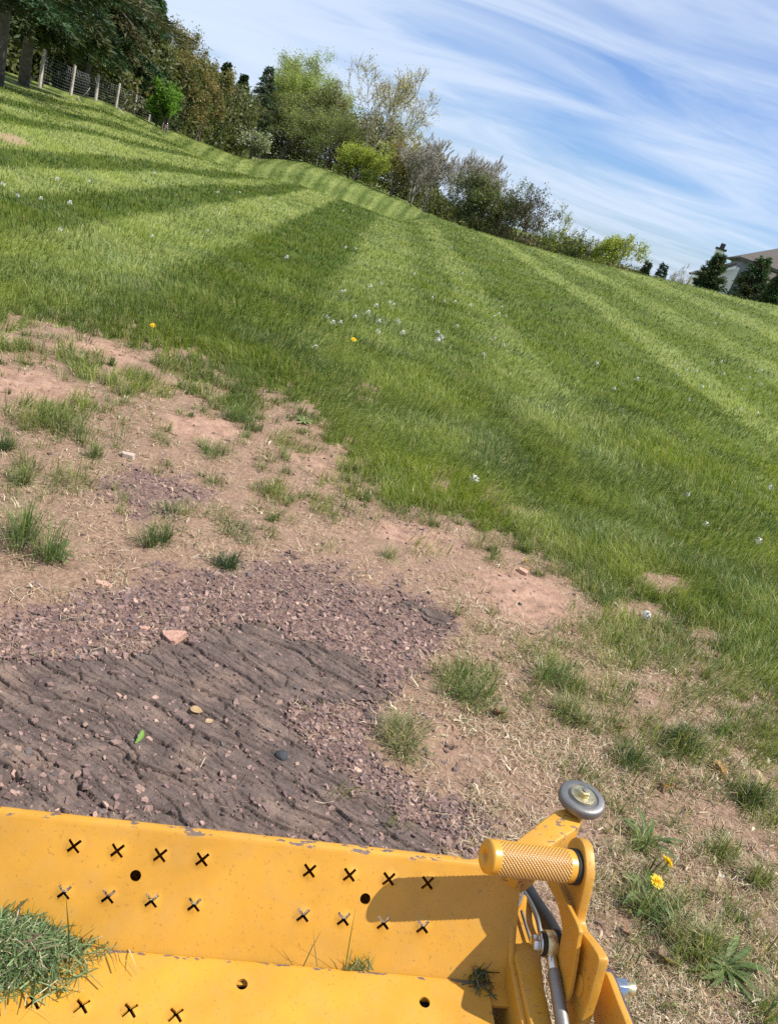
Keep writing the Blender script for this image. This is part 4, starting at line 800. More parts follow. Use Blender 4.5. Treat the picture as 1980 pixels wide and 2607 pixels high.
def boxp(name, lo, hi, m, parent=mower, bev=.002):
    b = bmesh.new(); bmesh.ops.create_cube(b, size=1)
    for v in b.verts: v.co = Vector([(lo[i]+hi[i])/2+v.co[i]*(hi[i]-lo[i]) for i in range(3)])
    o = link(name, bm_mesh(name, b), m, parent); bevel(o, bev); bake(o); shade(o.data); wear_edges(o, lambda c: .3*np.ones(len(c))); return o
boxp('under_shade_box', (-.47, -.6, -.30), (.54, .085, -.014), M_DARK)  # added dark box below, so holes and gaps look black with shade
def plate(name, pix, ax, val, th, m, bev=.0015, parent=mower, wear=.3, holes=()):
    """outline traced in the picture, laid on the plane ax=val of the mower, given its thickness"""
    P = [PX(a, b_, ax, val) for a, b_ in pix]; b = bmesh.new(); f = b.faces.new([b.verts.new(p) for p in P]); r_ = bmesh.ops.extrude_face_region(b, geom=[f])
    for v in r_['geom']:
        if isinstance(v, bmesh.types.BMVert): v.co[ax] += th
    o = link(name, bm_mesh(name, b), m, parent); bevel(o, bev, 3, 50); bake(o); shade(o.data, 40); wear_edges(o, lambda c: wear*np.ones(len(c))); return o
def smoothpoly(pts, n=3, closed=True):
    """Catmull-Rom resample so traced outlines have no corners"""
    P = np.array(pts, float); out = []; N_ = len(P)
    for i in range(N_ if closed else N_-1):
        p0, p1, p2, p3 = (P[(i+k) % N_] if closed else P[min(max(i+k, 0), N_-1)] for k in (-1, 0, 1, 2))
        for k in range(n):
            t = k/n; out.append(.5*((2*p1)+(-p0+p2)*t+(2*p0-5*p1+4*p2-p3)*t*t+(-p0+3*p1-3*p2+p3)*t**3))
    if not closed: out.append(P[-1])
    return out
def cyl(name, a, b_, r, m, parent=mower, sides=40, bev=.001, prof=None):
    a = np.array(a, float); b_ = np.array(b_, float); L_ = np.linalg.norm(b_-a); pr = prof or [(0, r), (1, r)]
    b = bmesh.new(); rings = []
    for t, rr in pr: rings.append([b.verts.new((rr*math.cos(k*2*math.pi/sides), rr*math.sin(k*2*math.pi/sides), t*L_)) for k in range(sides)])
    for r1, r2 in zip(rings, rings[1:]):
        for k in range(sides): b.faces.new((r1[k], r1[(k+1) % sides], r2[(k+1) % sides], r2[k]))
    b.faces.new(rings[0][::-1]); b.faces.new(rings[-1])
    q = Vector(b_-a).to_track_quat('Z', 'Y').to_matrix().to_4x4(); bmesh.ops.transform(b, matrix=Matrix.Translation(a)@q, verts=b.verts)
    o = link(name, bm_mesh(name, b), m, parent)
    if bev: bevel(o, bev, 2, 50); bake(o)
    shade(o.data, 40); wear_edges(o, lambda c: .3*np.ones(len(c))); return o
# side rail beside the floor plate and the gusset that joins it to the panel
rail_top = smoothpoly([(1090, 1986), (1104, 1972), (1120, 1955), (1131, 1926), (1148, 1956), (1164, 1992), (1167, 2040), (1172, 2100), (1180, 2150), (1200, 2240), (1216, 2310), (1166, 2310), (1150, 2240), (1128, 2140), (1110, 2060)], 2)
plate('side_rail', rail_top, 2, .033, -.075, M_YEL2, .004)
gus = [up(.15), up(.07), (.012, .028), (-.10, .024), (-.10, -.16), (.02, -.20), (.10, -.13), (.125, .02)]
b = bmesh.new(); f = b.faces.new([b.verts.new((.590, y, z)) for y, z in gus]); r_ = bmesh.ops.extrude_face_region(b, geom=[f]); bmesh.ops.translate(b, verts=[v for v in r_['geom'] if isinstance(v, bmesh.types.BMVert)], vec=(.008, 0, 0))
o = link('side_gusset', bm_mesh('side_gusset', b), M_YEL2, mower); bevel(o, .002); bake(o); shade(o.data); wear_edges(o, lambda c: .3*np.ones(len(c)))
# bracket arm carrying the steel roller
bt = smoothpoly([(1070, 1870), (1100, 1828), (1150, 1788), (1206, 1748), (1232, 1752), (1254, 1774), (1240, 1794), (1182, 1832), (1172, 1870), (1120, 1900)], 2)
plate('roller_bracket', bt, 2, .112, -.034, M_YEL2, .003, wear=.9)
wc = PX(1257, 1722, 2, .132); 
cyl('roller_post', wc+[0, 0, -.013], wc+[.0, -.004, -.085], .0125, M_YEL)
def roller():
    R = .0365; pr = [(0, R-.004), (.12, R-.001), (.25, R), (.75, R), (.9, R-.0015), (1, R-.004), (1.0, R-.011), (.86, R-.0125), (.86, R-.0145), (1.0, R-.016), (1.0, .012), (1.001, .0)]
    T = .0165; pts = [(r, t*T) for t, r in pr]; sides = 72; b = bmesh.new(); rings = []
    pts = [(0.0, 0.0)]+pts[0:]
    for r, z in pts: rings.append([b.verts.new((r*math.cos(k*2*math.pi/sides), r*math.sin(k*2*math.pi/sides), z)) for k in range(sides)] if r > 1e-5 else [b.verts.new((0, 0, z))])
    for r1, r2 in zip(rings, rings[1:]):
        for k in range(sides):
            k2 = (k+1) % sides
            if len(r1) == 1: b.faces.new((r1[0], r2[k2], r2[k]))
            elif len(r2) == 1: b.faces.new((r1[k], r1[k2], r2[0]))
            else: b.faces.new((r1[k], r1[k2], r2[k2], r2[k]))
    bmesh.ops.translate(b, verts=b.verts, vec=wc-np.array([0, 0, .013])); o = link('roller_wheel', bm_mesh('roller_wheel', b), M_STEEL, mower); shade(o.data, 35)
    c = wc+np.array([0, 0, .0037]); cyl('washer', c, c+[0, 0, .0022], .0195, M_ZINC, o, 40, .0006); cyl('bolt_head', c+[0, 0, .0022], c+[0, 0, .0105], .0098, M_ZINC, o, 6, .0012)
    cyl('bolt_tip', c+[0, 0, .0105], c+[0, 0, .0125], .0045, M_STEEL, o, 20, .0006)
roller()
# lift arm with knurled peg
left = [(1240, 1809), (1229, 1817), (1221, 1838), (1211, 1875), (1206, 1908), (1217, 1938), (1234, 1976), (1222, 2000), (1214, 2018), (1214, 2050), (1224, 2085), (1216, 2122), (1216, 2180), (1212, 2300)]
right = [(1238, 2300), (1247, 2235), (1259, 2189), (1272, 2150), (1282, 2112), (1290, 2082), (1291, 2067), (1283, 2052), (1270, 2033), (1250, 2008), (1244, 1990), (1248, 1965), (1261, 1910), (1265, 1875), (1261, 1832), (1252, 1813)]
plate('lift_arm', smoothpoly(left+right, 3), 0, .6545, .0135, M_YEL2, .0018, wear=.55)
A0 = PX(1047, 1849, 0, .5165); A1 = PX(1238, 1872, 0, .649); A1[1:] = (A0[1:]+A1[1:])/2*0+A1[1:]
def peg():
    L_ = np.linalg.norm(A1-A0); R = .0212; na, nl = 220, 300; a = np.arange(na)*2*np.pi/na; t = np.linspace(0, 1, nl); Am, Tm = np.meshgrid(a, t)
    nk = 26; pitch = 2*np.pi*R/nk; u = Am*nk/(2*np.pi); w = Tm*L_/pitch; k1 = np.abs(((u+w) % 1)-.5)*2; k2 = np.abs(((u-w) % 1)-.5)*2
    kn = np.minimum(k1, k2); zone = sstep(.10, .115, Tm)*sstep(.885, .87, Tm); hgt = .0015*(sstep(.12, .75, kn)-.6)*zone
    r = R+hgt; ch = np.clip((.035-Tm)/.035, 0, 1); r = r-.004*ch**2-.0006*(Tm > .97)
    X = Tm*L_; V = np.stack([r*np.cos(Am), r*np.sin(Am), X], -1).reshape(-1, 3)
    i = np.arange(nl-1)[:, None]*na; j = np.arange(na)[None]; j2 = (j+1) % na; F = np.stack([i+j, i+j2, i+na+j2, i+na+j], -1).reshape(-1, 4)
    n0 = len(V); V = np.concatenate([V, V[:na]*np.array([.93, .93, 1])+[0, 0, -.0008], V[:na]*np.array([.35, .35, 1])+[0, 0, -.0008], V[:na]*np.array([.3, .3, 1])+[0, 0, .006], [[0, 0, .006]]]); jj = np.arange(na); k_ = (jj+1) % na
    F2 = np.concatenate([np.stack([k_+a_, jj+a_, jj+b_, k_+b_], 1) for a_, b_ in ((0, n0), (n0, n0+na), (n0+na, n0+2*na))]); F3 = np.stack([k_+n0+2*na, jj+n0+2*na, jj*0+n0+3*na], 1)
    q = np.array(Vector(A1-A0).to_track_quat('Z', 'Y').to_matrix()); V = V@q.T+A0
    wearv = np.concatenate([(sstep(.45, .8, kn)*zone*(.5+.5*sstep(.2, .5, fbm(Am*2.5, Tm*9, 301, 3)))).ravel(), np.zeros(3*na+1)]); grime = np.concatenate([((1-sstep(.05, .35, kn))*zone).ravel(), np.zeros(3*na+1)])
    dn = V@np.array([0, -.55, .35]); dn = (dn-dn.min())/(dn.max()-dn.min()+1e-9)                # the boot polishes the side that faces the seat
    Vc = V-(A0+((V-A0)@((A1-A0)/L_))[:, None]*((A1-A0)/L_)); pol = sstep(-.2, .9, (Vc@np.array([0, -.94, .25]))/R); wearv = wearv*pol
    me = np_mesh('knurled_peg', V, [np.concatenate([F, F2]), F3], smooth=True, attrs={'Peg': np.stack([wearv, grime, wearv*0], 1)})
    m, t_, b = mat('knurled_yellow'); at = N(t_, 'ShaderNodeAttribute', attribute_name='Peg'); s_ = N(t_, 'ShaderNodeSeparateColor'); LK(t_, at.outputs['Color'], s_.inputs[0])
    m1 = N(t_, 'ShaderNodeMix', data_type='RGBA'); LK(t_, s_.outputs[1], m1.inputs['Factor']); m1.inputs['A'].default_value = (.56, .27, .026, 1); m1.inputs['B'].default_value = (.22, .11, .025, 1)
    m2 = N(t_, 'ShaderNodeMix', data_type='RGBA'); LK(t_, s_.outputs[0], m2.inputs['Factor']); LK(t_, m1.outputs['Result'], m2.inputs['A']); m2.inputs['B'].default_value = (.62, .54, .40, 1)
    LK(t_, m2.outputs['Result'], b.inputs['Base Color']); mt_ = N(t_, 'ShaderNodeMath', operation='MULTIPLY', i_1=.55); LK(t_, s_.outputs[0], mt_.inputs[0]); LK(t_, mt_.outputs[0], b.inputs['Metallic']); b.inputs['Roughness'].default_value = .36
    link('knurled_peg', me, m, mower)
peg()
ax_ = (A1-A0)/np.linalg.norm(A1-A0); cyl('peg_shadow_ring', A1-ax_*.006, A1+ax_*.004, .0228, M_DARK, mower, 40, .001)  # black ring bridging to the arm, stands in for the shadow gap
# curved inner plate and pivot shaft
ip = smoothpoly([(1180, 1905), (1192, 1896), (1203, 1908), (1222, 1950), (1248, 2004), (1246, 2030), (1236, 2100), (1222, 2160), (1206, 2160), (1200, 2090), (1210, 2030), (1213, 2005), (1206, 1965), (1192, 1930)], 3)
plate('inner_plate', ip, 0, .641, .006, M_YEL, .001)
s0 = PX(1190, 2043, 0, .642); cyl('pivot_shaft', s0, s0+[.045, 0, .0], .017, M_YEL, mower, 40, .001, [(0, .017), (.55, .017), (1, .012)])
# control rod with ball joint
e0 = PX(1186, 2040, 0, .634); rb = PX(1214, 2212, 0, .632); rb2 = e0+(rb-e0)*1.5; dr = (rb-e0)/np.linalg.norm(rb-e0)
rod = cyl('control_rod', e0+dr*.030, rb2, .0088, M_STEEL, mower, 30, .0008, [(0, .0065), (.03, .0075), (.07, .0088), (1, .0088)])
cyl('rod_eye', e0+[-.0075, 0, 0], e0+[.0075, 0, 0], .0172, M_ZINC, rod, 40, .002); cyl('eye_shank', e0+dr*.012, e0+dr*.034, .0072, M_BRIGHT, rod, 24, .001)
cyl('joint_washer', e0+[-.0120, 0, 0], e0+[-.0080, 0, 0], .0148, M_BLACK, rod, 36, .0006); cyl('joint_washer', e0+[-.0150, 0, 0], e0+[-.0125, 0, 0], .0135, M_BRIGHT, rod, 36, .0006)
cyl('bolt_head', e0+[-.0245, 0, 0], e0+[-.0152, 0, 0], .0112, M_BRIGHT, rod, 6, .0014); cyl('dust_seal', e0+[.0078, 0, 0], e0+[.0125, 0, 0], .0195, M_BLACK, rod, 36, .001)
# weld bead stub, spring pin and black curved tube behind the rail
w0 = PX(1110, 1968, 2, .0355); cyl('stop_bolt', w0+[0, 0, -.004], w0+[0, -.001, .006], .0042, M_BRIGHT, mower, 16, .001)
def tubepart(name, P, r, m, s=12):
    V, F = tube(np.array(smoothpoly(P, 5, False)), r, s); o = link(name, np_mesh(name, V, F, smooth=True), m, mower); return o
tubepart('spring_wire', [PX(1128, 1890, 2, .045), PX(1128, 1925, 2, .040), PX(1123, 1948, 2, .038), PX(1113, 1966, 2, .039)], .0013, M_BRIGHT)
tubepart('weld_bead', [PX(1113, 1966, 2, .0345), PX(1098, 1965, 2, .0345), PX(1086, 1972, 2, .0345), PX(1076, 1984, 2, .0335)], .0030, M_YEL)
tubepart('cotter_pin', [PX(1126, 1968, 2, .040), PX(1134, 1995, 2, .040), PX(1146, 2034, 2, .040)], .0022, M_STEEL)
tubepart('black_arc_tube', [PX(1132, 1912, 0, .665), PX(1152, 1945, 0, .667), PX(1172, 1975, 0, .668), PX(1190, 2005, 0, .668), PX(1206, 2040, 0, .668), PX(1212, 2090, 0, .668)], .0115, M_BLACK, 20)
tubepart('grey_arc_rod', [PX(1130, 1925, 0, .640), PX(1146, 1952, 0, .640), PX(1160, 1985, 0, .640), PX(1168, 2025, 0, .640)], .0035, M_STEEL)
# slot in the arm, lower link and its nut
sl = [(1247+9*math.cos(a), 2128+26*math.sin(a)) for a in np.arange(20)*math.pi/10]; plate('arm_boss', [(x-1*0, y) for x, y in sl], 0, .652, .003, M_YEL2, .001)
la = smoothpoly([(1282, 2118), (1300, 2098), (1312, 2112), (1330, 2160), (1352, 2215), (1370, 2280), (1300, 2300), (1286, 2230), (1276, 2170)], 3)
plate('lower_link', la, 0, .690, .010, M_YEL2, .002); lb = smoothpoly([(1298, 2094), (1308, 2100), (1326, 2148), (1346, 2200), (1372, 2270), (1362, 2285), (1338, 2222), (1318, 2168), (1304, 2128)], 3)
plate('dark_strap', lb, 0, .705, .012, M_PAINTDARK, .001)
n0 = PX(1322, 2132, 0, .722); cyl('lock_nut', n0, n0+[.018, 0, 0], .0125, M_BRIGHT, mower, 6, .0014); cyl('stud', n0+[.018, 0, 0], n0+[.030, 0, 0], .0082, M_ZINC, mower, 24, .0006)

rng = np.random.default_rng(4242)
# ------------------------------------------------------------------ CLIPPINGS ON THE MOWER
def clippings(name, lab, cat, c, rx, ry, hz, n, length, up_=.2, loc=None, cols=None, group=None):
    """loose cut grass heaped round c (world), rx/ry in the mower's axes"""
    X3 = MR[:, 0]; Y3 = MR[:, 1]; Z3 = np.array([0, 0, 1.])
    u = rng.normal(0, .55, n); v = rng.normal(0, .5, n); k = np.hypot(u, v); k = np.minimum(k, 1)
    h = hz*(1-k**2)*rng.random(n)**.6+.002
    P = u[:, None]*rx*X3+v[:, None]*ry*Y3+h[:, None]*Z3
    a = rng.uniform(0, 2*np.pi, n); el = rng.normal(up_, .3, n).clip(-.5, 1.3); D = (np.cos(a)*np.cos(el))[:, None]*X3+(np.sin(a)*np.cos(el))[:, None]*Y3+np.sin(el)[:, None]*Z3
    L_ = length*(.4+.9*rng.random(n)); w = .0010+.0012*rng.random(n); S = np.cross(D, rng.normal(size=(n, 3))); S /= np.linalg.norm(S, axis=1)[:, None]; S *= (w*.5)[:, None]
    B = rng.normal(0, .18, (n, 3)); P = P-D*(L_*.5)[:, None]; M_ = P+D*(L_*.5)[:, None]; E_ = M_+(D+B)*(L_*.5)[:, None]
    V = np.stack([P-S, P+S, M_+S, M_-S, E_+S*.2, E_-S*.2], 1).reshape(-1, 3); V[:, 2] = np.maximum(V[:, 2], -hz*.9-.002*0-.02) 
    b = np.arange(n)*6; F = [np.concatenate([np.stack([b, b+1, b+2, b+3], 1), np.stack([b+3, b+2, b+4, b+5], 1)])]
    pal = np.array(cols or [(.13, .20, .08), (.19, .27, .12), (.26, .34, .16), (.42, .42, .24), (.55, .48, .32), (.26, .18, .13)]); pr = [.3, .28, .18, .1, .09, .05]; C = pal[rng.choice(len(pal), n, p=pr)]*(.6+.7*rng.random((n, 1)))
    o = link(name, np_mesh(name, V, F, np.repeat(C, 6, axis=0)), M_GRASS); o.location = c; tag(o, lab, cat, group); return o
def fp(x, y, z=0.): return MO+MR@PX(x, y, 2, z)
clippings('clippings_pile', 'heap of cut grass clippings on the left of the yellow foot rest', 'grass clippings', fp(8, 2040, .004), .078, .050, .024, 3600, .046, .02)
clippings('clippings_pile', 'small dark wad of clippings in the shaded right corner of the floor plate', 'grass clippings', fp(1034, 2106, .002), .012, .024, .010, 110, .030, cols=[(.05, .08, .03), (.07, .10, .03), (.10, .12, .05), (.2, .18, .1), (.3, .26, .16), (.1, .07, .05)])
# sprig standing in the seam
def sprig(name, lab, px, items, cat='grass sprig'):
    b0 = fp(*px, .003); Vs = []
    for (bx, by), (tx, ty), w in items:
        a = PX(bx, by, 2, .003); t_ = PX(tx, ty, 1, a[1]+.008); a = MO+MR@a; t_ = MO+MR@t_; m_ = (a+t_)/2+rng.normal(0, .002, 3); s_ = MR[:, 0]*w
        Vs.append(np.array([a-s_, a+s_, m_+s_*.8, m_-s_*.8, t_+s_*.12, t_-s_*.12])-b0)
    V = np.concatenate(Vs); n = len(items); b = np.arange(n)*6; F = [np.concatenate([np.stack([b, b+1, b+2, b+3], 1), np.stack([b+3, b+2, b+4, b+5], 1)])]
    C = np.array([(.12, .17, .05), (.09, .14, .05), (.25, .26, .12)])[rng.integers(0, 3, n)]*(.8+.4*rng.random((n, 1))); o = link(name, np_mesh(name, V, F, np.repeat(C, 6, axis=0)), M_GRASS); o.location = b0; tag(o, lab, cat)
sprig('grass_sprig', 'upright green sprig caught in the seam of the foot rest', (768, 2096), [((745, 2095), (768, 1962), .0008), ((748, 2096), (760, 2045), .0010)]+[((748+int(60*rng.random()), 2096), (745+int(75*rng.random()), 2058+int(30*rng.random())), .0011) for _ in range(26)]+[((795, 2098), (812, 2060), .001)])
sprig('grass_sprig', 'two crossed thin grass stems leaning on the sloping panel', (670, 2088), [((655, 2088), (693, 2012), .0008), ((685, 2088), (676, 1998), .0007)])
sprig('straw_stem', 'pale upright straw beside the clippings heap on the foot rest', (150, 2055), [((150, 2066), (143, 1935), .0013), ((105, 2030), (112, 1975), .0008)], 'straw')

# ------------------------------------------------------------------ SMALL THINGS ON THE GROUND
def ground_at(x, y):
    p = hit(x, y); p[2] = float(gz(p[0], p[1])); return p
def rock(name, lab, px, size, flat, col, ang, pts=None, tilt=(0, 0), cat='stone', sub=2, rough=.06):
    p = ground_at(*px); b = bmesh.new()
    if pts:
        vs = [b.verts.new((x*size, y*size, 0)) for x, y in pts]; f = b.faces.new(vs); r_ = bmesh.ops.extrude_face_region(b, geom=[f])
        for v in r_['geom']:
            if isinstance(v, bmesh.types.BMVert): v.co.z += flat*size; v.co.x *= .93; v.co.y *= .93
        bmesh.ops.bevel(b, geom=b.edges[:], offset=size*.05, segments=1); bmesh.ops.triangulate(b, faces=b.faces[:]); bmesh.ops.subdivide_edges(b, edges=b.edges[:], cuts=2, use_grid_fill=True)
    else:
        bmesh.ops.create_icosphere(b, subdivisions=3, radius=size/2)
        for v in b.verts: v.co.z = v.co.z*flat+flat*size/2*.6
    for v in b.verts:
        n_ = (fbm(v.co.x/size*3+7, v.co.y/size*3, 401, 3)-.5)+(fbm(v.co.y/size*3+3, v.co.z/size*3, 402, 3)-.5); v.co += Vector((n_, n_*.6, n_*.5))*size*rough*2
    me = bm_mesh(name, b); c = np.ones((len(me.vertices), 3))*np.array(col); a = me.color_attributes.new('Col', 'FLOAT_COLOR', 'POINT'); cc = np.ones((len(c), 4), np.float32); cc[:, :3] = c; a.data.foreach_set('color', cc.ravel())
    o = link(name, me, M_STONE); o.location = p+np.array([0, 0, -.003]); o.rotation_euler = (tilt[0], tilt[1], ang); tag(o, lab, cat); return o
rock('stone', 'triangular flat red stone lying on the dark shale', (372, 1386), .062, .34, (.40, .235, .175), .25, [(-.62, .30), (-.1, -.42), (.12, -.40), (.62, .34), (.1, .44)], (.12, -.1))
rock('stone', 'brick shaped pinkish stone at the grass edge beside a tan leaf', (1127, 1237), .050, .42, (.46, .28, .20), -.35, [(-.5, .30), (-.42, -.26), (.5, -.30), (.45, .28)], (.1, .05))
rock('stone', 'flat pale pink stone among the shale chips left of the dark green tuft', (222, 1266), .050, .2, (.46, .28, .21), .1, [(-.6, .2), (-.3, -.25), (.5, -.2), (.6, .15), (0, .3)])
rock('stone', 'small reddish flat stone above the triangular one', (311, 1360), .030, .25, (.42, .24, .18), .4, [(-.5, .3), (-.4, -.3), (.4, -.35), (.55, .3)])
rock('stone', 'small grey brown stone beside the lone tuft in the upper bare soil', (275, 988), .058, .4, (.42, .33, .27), .2, [(-.5, .25), (-.35, -.3), (.45, -.25), (.5, .3)])
rock('pebble', 'rounded dark grey pebble on the bedrock', (606, 1640), .036, .65, (.05, .052, .055), .4, None, cat='pebble')
rock('pebble', 'small white pebble on the red soil by the brick shaped stone', (1075, 1222), .018, .5, (.6, .55, .5), .4, None, cat='pebble')
rock('pebble', 'grey speckled pebble in the straw near the right edge', (1556, 1889), .026, .5, (.33, .31, .3), .4, None, cat='pebble')
rock('pebble', 'dark red pebble at the left end of the shale field', (80, 1262), .030, .5, (.2, .14, .12), .4, None, cat='pebble')
def leaf(lab, px, size, col, ang, curl=.5, aspect=.55, name='dry_leaf', cat='leaf', tilt=0., lobes=0.):
    p = ground_at(*px); nu, nv = 15, 9; u = np.linspace(0, 1, nu); v = np.linspace(-1, 1, nv); U, Vv = np.meshgrid(u, v, indexing='ij')
    w = aspect*np.sin(np.pi*np.clip(U, .02, .99)**.8)**.8*(1-lobes*np.abs(np.sin(U*np.pi*4.5))); X = (U-.5)*size; Y = Vv*w*size*.5; Z = curl*size*(.35*Vv**2*np.maximum(w, .1)+.22*np.cos(U*4)+.05*np.sin(U*9+Vv*3))
    Z -= Z.min(); P = np.stack([X, Y, Z+.002], -1).reshape(-1, 3); i = np.arange(nu-1)[:, None]*nv; j = np.arange(nv-1)[None]; F = [np.stack([i+j, i+j+1, i+nv+j+1, i+nv+j], -1).reshape(-1, 4)]
    C = np.array(col)[None]*(1-.35*np.exp(-(Vv.reshape(-1, 1)/.12)**2)*.6)*(.8+.4*fbm(U.ravel()*8, Vv.ravel()*4, 411, 3)[:, None]); o = link(name, np_mesh(name, P, F, C, smooth=True), M_LEAF); o.location = p+np.array([0, 0, .004]); o.rotation_euler = (tilt, rng.normal(0, .15), ang); tag(o, lab, cat); return o
leaf('dark red brown curled leaf right of the middle grass tufts', (1072, 1546), .060, (.16, .055, .035), 1.2, .8, .7)
leaf('brown curled leaf standing in straw above the steel roller right side', (1434, 1708), .055, (.34, .19, .10), 1.9, .9, .5)
leaf('dark folded leaf below the dandelion clock among straw', (1340, 1578), .045, (.12, .06, .04), 1.5, .8, .6)
leaf('orange tan curled leaf under the right hand tuft', (1556, 1672), .075, (.46, .27, .13), -.5, .8, .45)
leaf('pale cream leaf at the right edge near the darkest tuft', (1640, 1690), .06, (.55, .45, .28), -.8, .8, .4)
leaf('tan leaf fragment on the bedrock left of a smaller one', (424, 1540), .034, (.55, .38, .20), .1, .3, .8)
leaf('smaller tan leaf fragment on the bedrock', (452, 1562), .022, (.58, .42, .24), .8, .3, .8)
leaf('yellowish leaf standing behind the brick shaped stone', (1136, 1216), .045, (.55, .42, .20), 1.9, .8, .5)
leaf('brown leaf in straw below the yellow dandelions', (1352, 2012+8), .045, (.28, .17, .11), .5, .7, .6)
leaf('crumpled brown leaf left of the large dandelion rosette', (1432, 2078), .055, (.34, .24, .17), .3, 1., .7)
leaf('pale seed pod in the large dandelion rosette', (1562, 2140), .032, (.55, .52, .36), 1.3, .6, .5)
leaf('small tan leaf left of the grass sprigs on the straw slope', (1222, 1448), .03, (.5, .4, .25), .3, .6, .5)
# green weeds
def rosette(name, lab, px, n, L0, cat, cols=((.10, .15, .045), (.13, .17, .06), (.08, .12, .04)), spread=(0, 2*math.pi), lift=.35, w=.2):
    p = ground_at(*px); parts = []
    for k in range(n):
        a = spread[0]+(spread[1]-spread[0])*(k+rng.random()*.6)/n; L_ = L0*(.6+.6*rng.random()); nu = 26; u = np.linspace(0, 1, nu); tooth = .55+.45*np.abs(((u*6.5+.3) % 1)-0)
        wd = L_*w*.5*(.18+.82*np.sin(np.pi*u**1.3)**.7)*tooth*(1-.0*u); e = lift*(.5+rng.random()); X = u*L_; Z = L_*e*np.sin(u*2.2)*.45+.004; bend = .2*rng.normal()*u**2*L_
        P = []
        for s_ in (-1, 0, 1): P.append(np.stack([X, bend+s_*wd, Z+(.25*wd if s_ else 0)], 1))
        P = np.concatenate(P); ca, sa = math.cos(a), math.sin(a); P = np.stack([P[:, 0]*ca-P[:, 1]*sa, P[:, 0]*sa+P[:, 1]*ca, P[:, 2]], 1)
        i = np.arange(nu-1); F = np.concatenate([np.stack([i+o_, i+1+o_, i+1+o_+nu, i+o_+nu], 1) for o_ in (0, nu)]); C = np.array(cols[rng.integers(len(cols))])*(.8+.4*rng.random()); C = np.tile(C, (len(P), 1)); C[nu:2*nu] *= 1.5
        parts.append((P, [F], C.clip(0, 1)))
    V, F, C = merge(parts); o = link(name, np_mesh(name, V, F, C, smooth=True), M_LEAF); o.location = p; tag(o, lab, cat); return o, p
rosette('weed_leaf', 'bright green serrated weed lying alone on the bedrock', (290, 1616), 1, .056, 'weed', ((.17, .30, .06), (.20, .34, .08)), (1.1, 1.4), .3, .45)
rosette('broadleaf_weed', 'green broadleaf weed at the foot of the big left tuft', (118, 1205), 14, .07, 'weed')
rosette('dandelion_rosette', 'large toothed dandelion rosette near the bottom right corner', (1560, 2095), 26, .095, 'dandelion')
rosette('small_weed', 'lone small leaf in straw by the dark red leaf', (1000, 1565), 2, .04, 'weed', spread=(.5, 2.5))
rosette('clover_patch', 'pale green weed sprawling at the top edge of the bare soil', (655, 915), 12, .06, 'weed', ((.22, .3, .12), (.28, .36, .16)), w=.35)
# yellow dandelions
def head_mesh(r, n=70, tilt=0):
    parts = []
    for ring, (rr, z, m) in enumerate(((1, .0, 30), (.78, .12, 26), (.5, .2, 20), (.28, .26, 12))):
        a = np.arange(m)*2*np.pi/m+rng.normal(0, .08, m); L_ = r*rr*(.85+.25*rng.random(m)); w = r*.085; d = np.stack([np.cos(a), np.sin(a), 0*a], 1); s = np.stack([-np.sin(a), np.cos(a), 0*a], 1)*w; up_ = np.array([0, 0, 1.])
        b = d*(r*.08)+up_*z*r; e = d*L_[:, None]+up_*(z*r+.12*r*(1-rr))+up_*(.12*r*rng.normal(size=(m, 1))); V = np.stack([b-s*.6, b+s*.6, e+s, e-s], 1).reshape(-1, 3); i = np.arange(m)*4
        C = np.array([(.86, .66, .02), (.86, .60, .015), (.84, .50, .01), (.80, .42, .01)][ring])*(.9+.2*rng.random((m, 1))); parts.append((V, [np.stack([i, i+1, i+2, i+3], 1)], np.repeat(C, 4, axis=0).clip(0, 1)))
    V, F, C = merge(parts); return np_mesh('flower_head', V, F, C)
def yellow(lab, px, r, h, tilt, rz, leaves=0, small=False):
    q = ray(*px); p = ground_at(*px); f = 1-h/CAM_H; hp = CAM+(p-CAM)*(1-h/(CAM_H-p[2])); e = empty('dandelion', (hp[0], hp[1]-.004, float(gz(hp[0], hp[1])))); tag(e, lab, 'dandelion')
    link('stem', tubes_mesh('stem', [(np.array([[0, 0, -.005], [0, 0, h*.6], [0, 0, h]]), np.array([.0016, .0014, .0014])*(1 if not small else 1.3), 6)]), simple('stem_green', (.2, .24, .08), .6), e)
    o = link('flower_head', head_mesh(r), M_LEAF, e); o.location = (0, 0, h); o.rotation_euler = (tilt, 0, rz)
yellow('open yellow dandelion, the lower of the two beside the mower', (1417, 1903), .0185, .06, .35, .3)
yellow('yellow dandelion tilted sideways, the upper of the two beside the mower', (1441, 1859), .0185, .055, .95, 2.2)
yellow('single yellow dandelion in the middle of the lawn below white seed heads', (764, 733), .026, .05, .5, .3, small=True)
yellow('small yellow dandelion in the left lawn above the bare soil', (331, 704), .020, .05, .5, .3, small=True)
rosette('dandelion_rosette', 'long leaved dandelion rosette behind the two yellow flowers', (1390, 1822), 15, .085, 'dandelion', lift=.7, w=.15)
rosette('dandelion_rosette', 'shaded dandelion leaves below the two yellow flowers', (1395, 1945), 14, .085, 'dandelion', lift=.5)
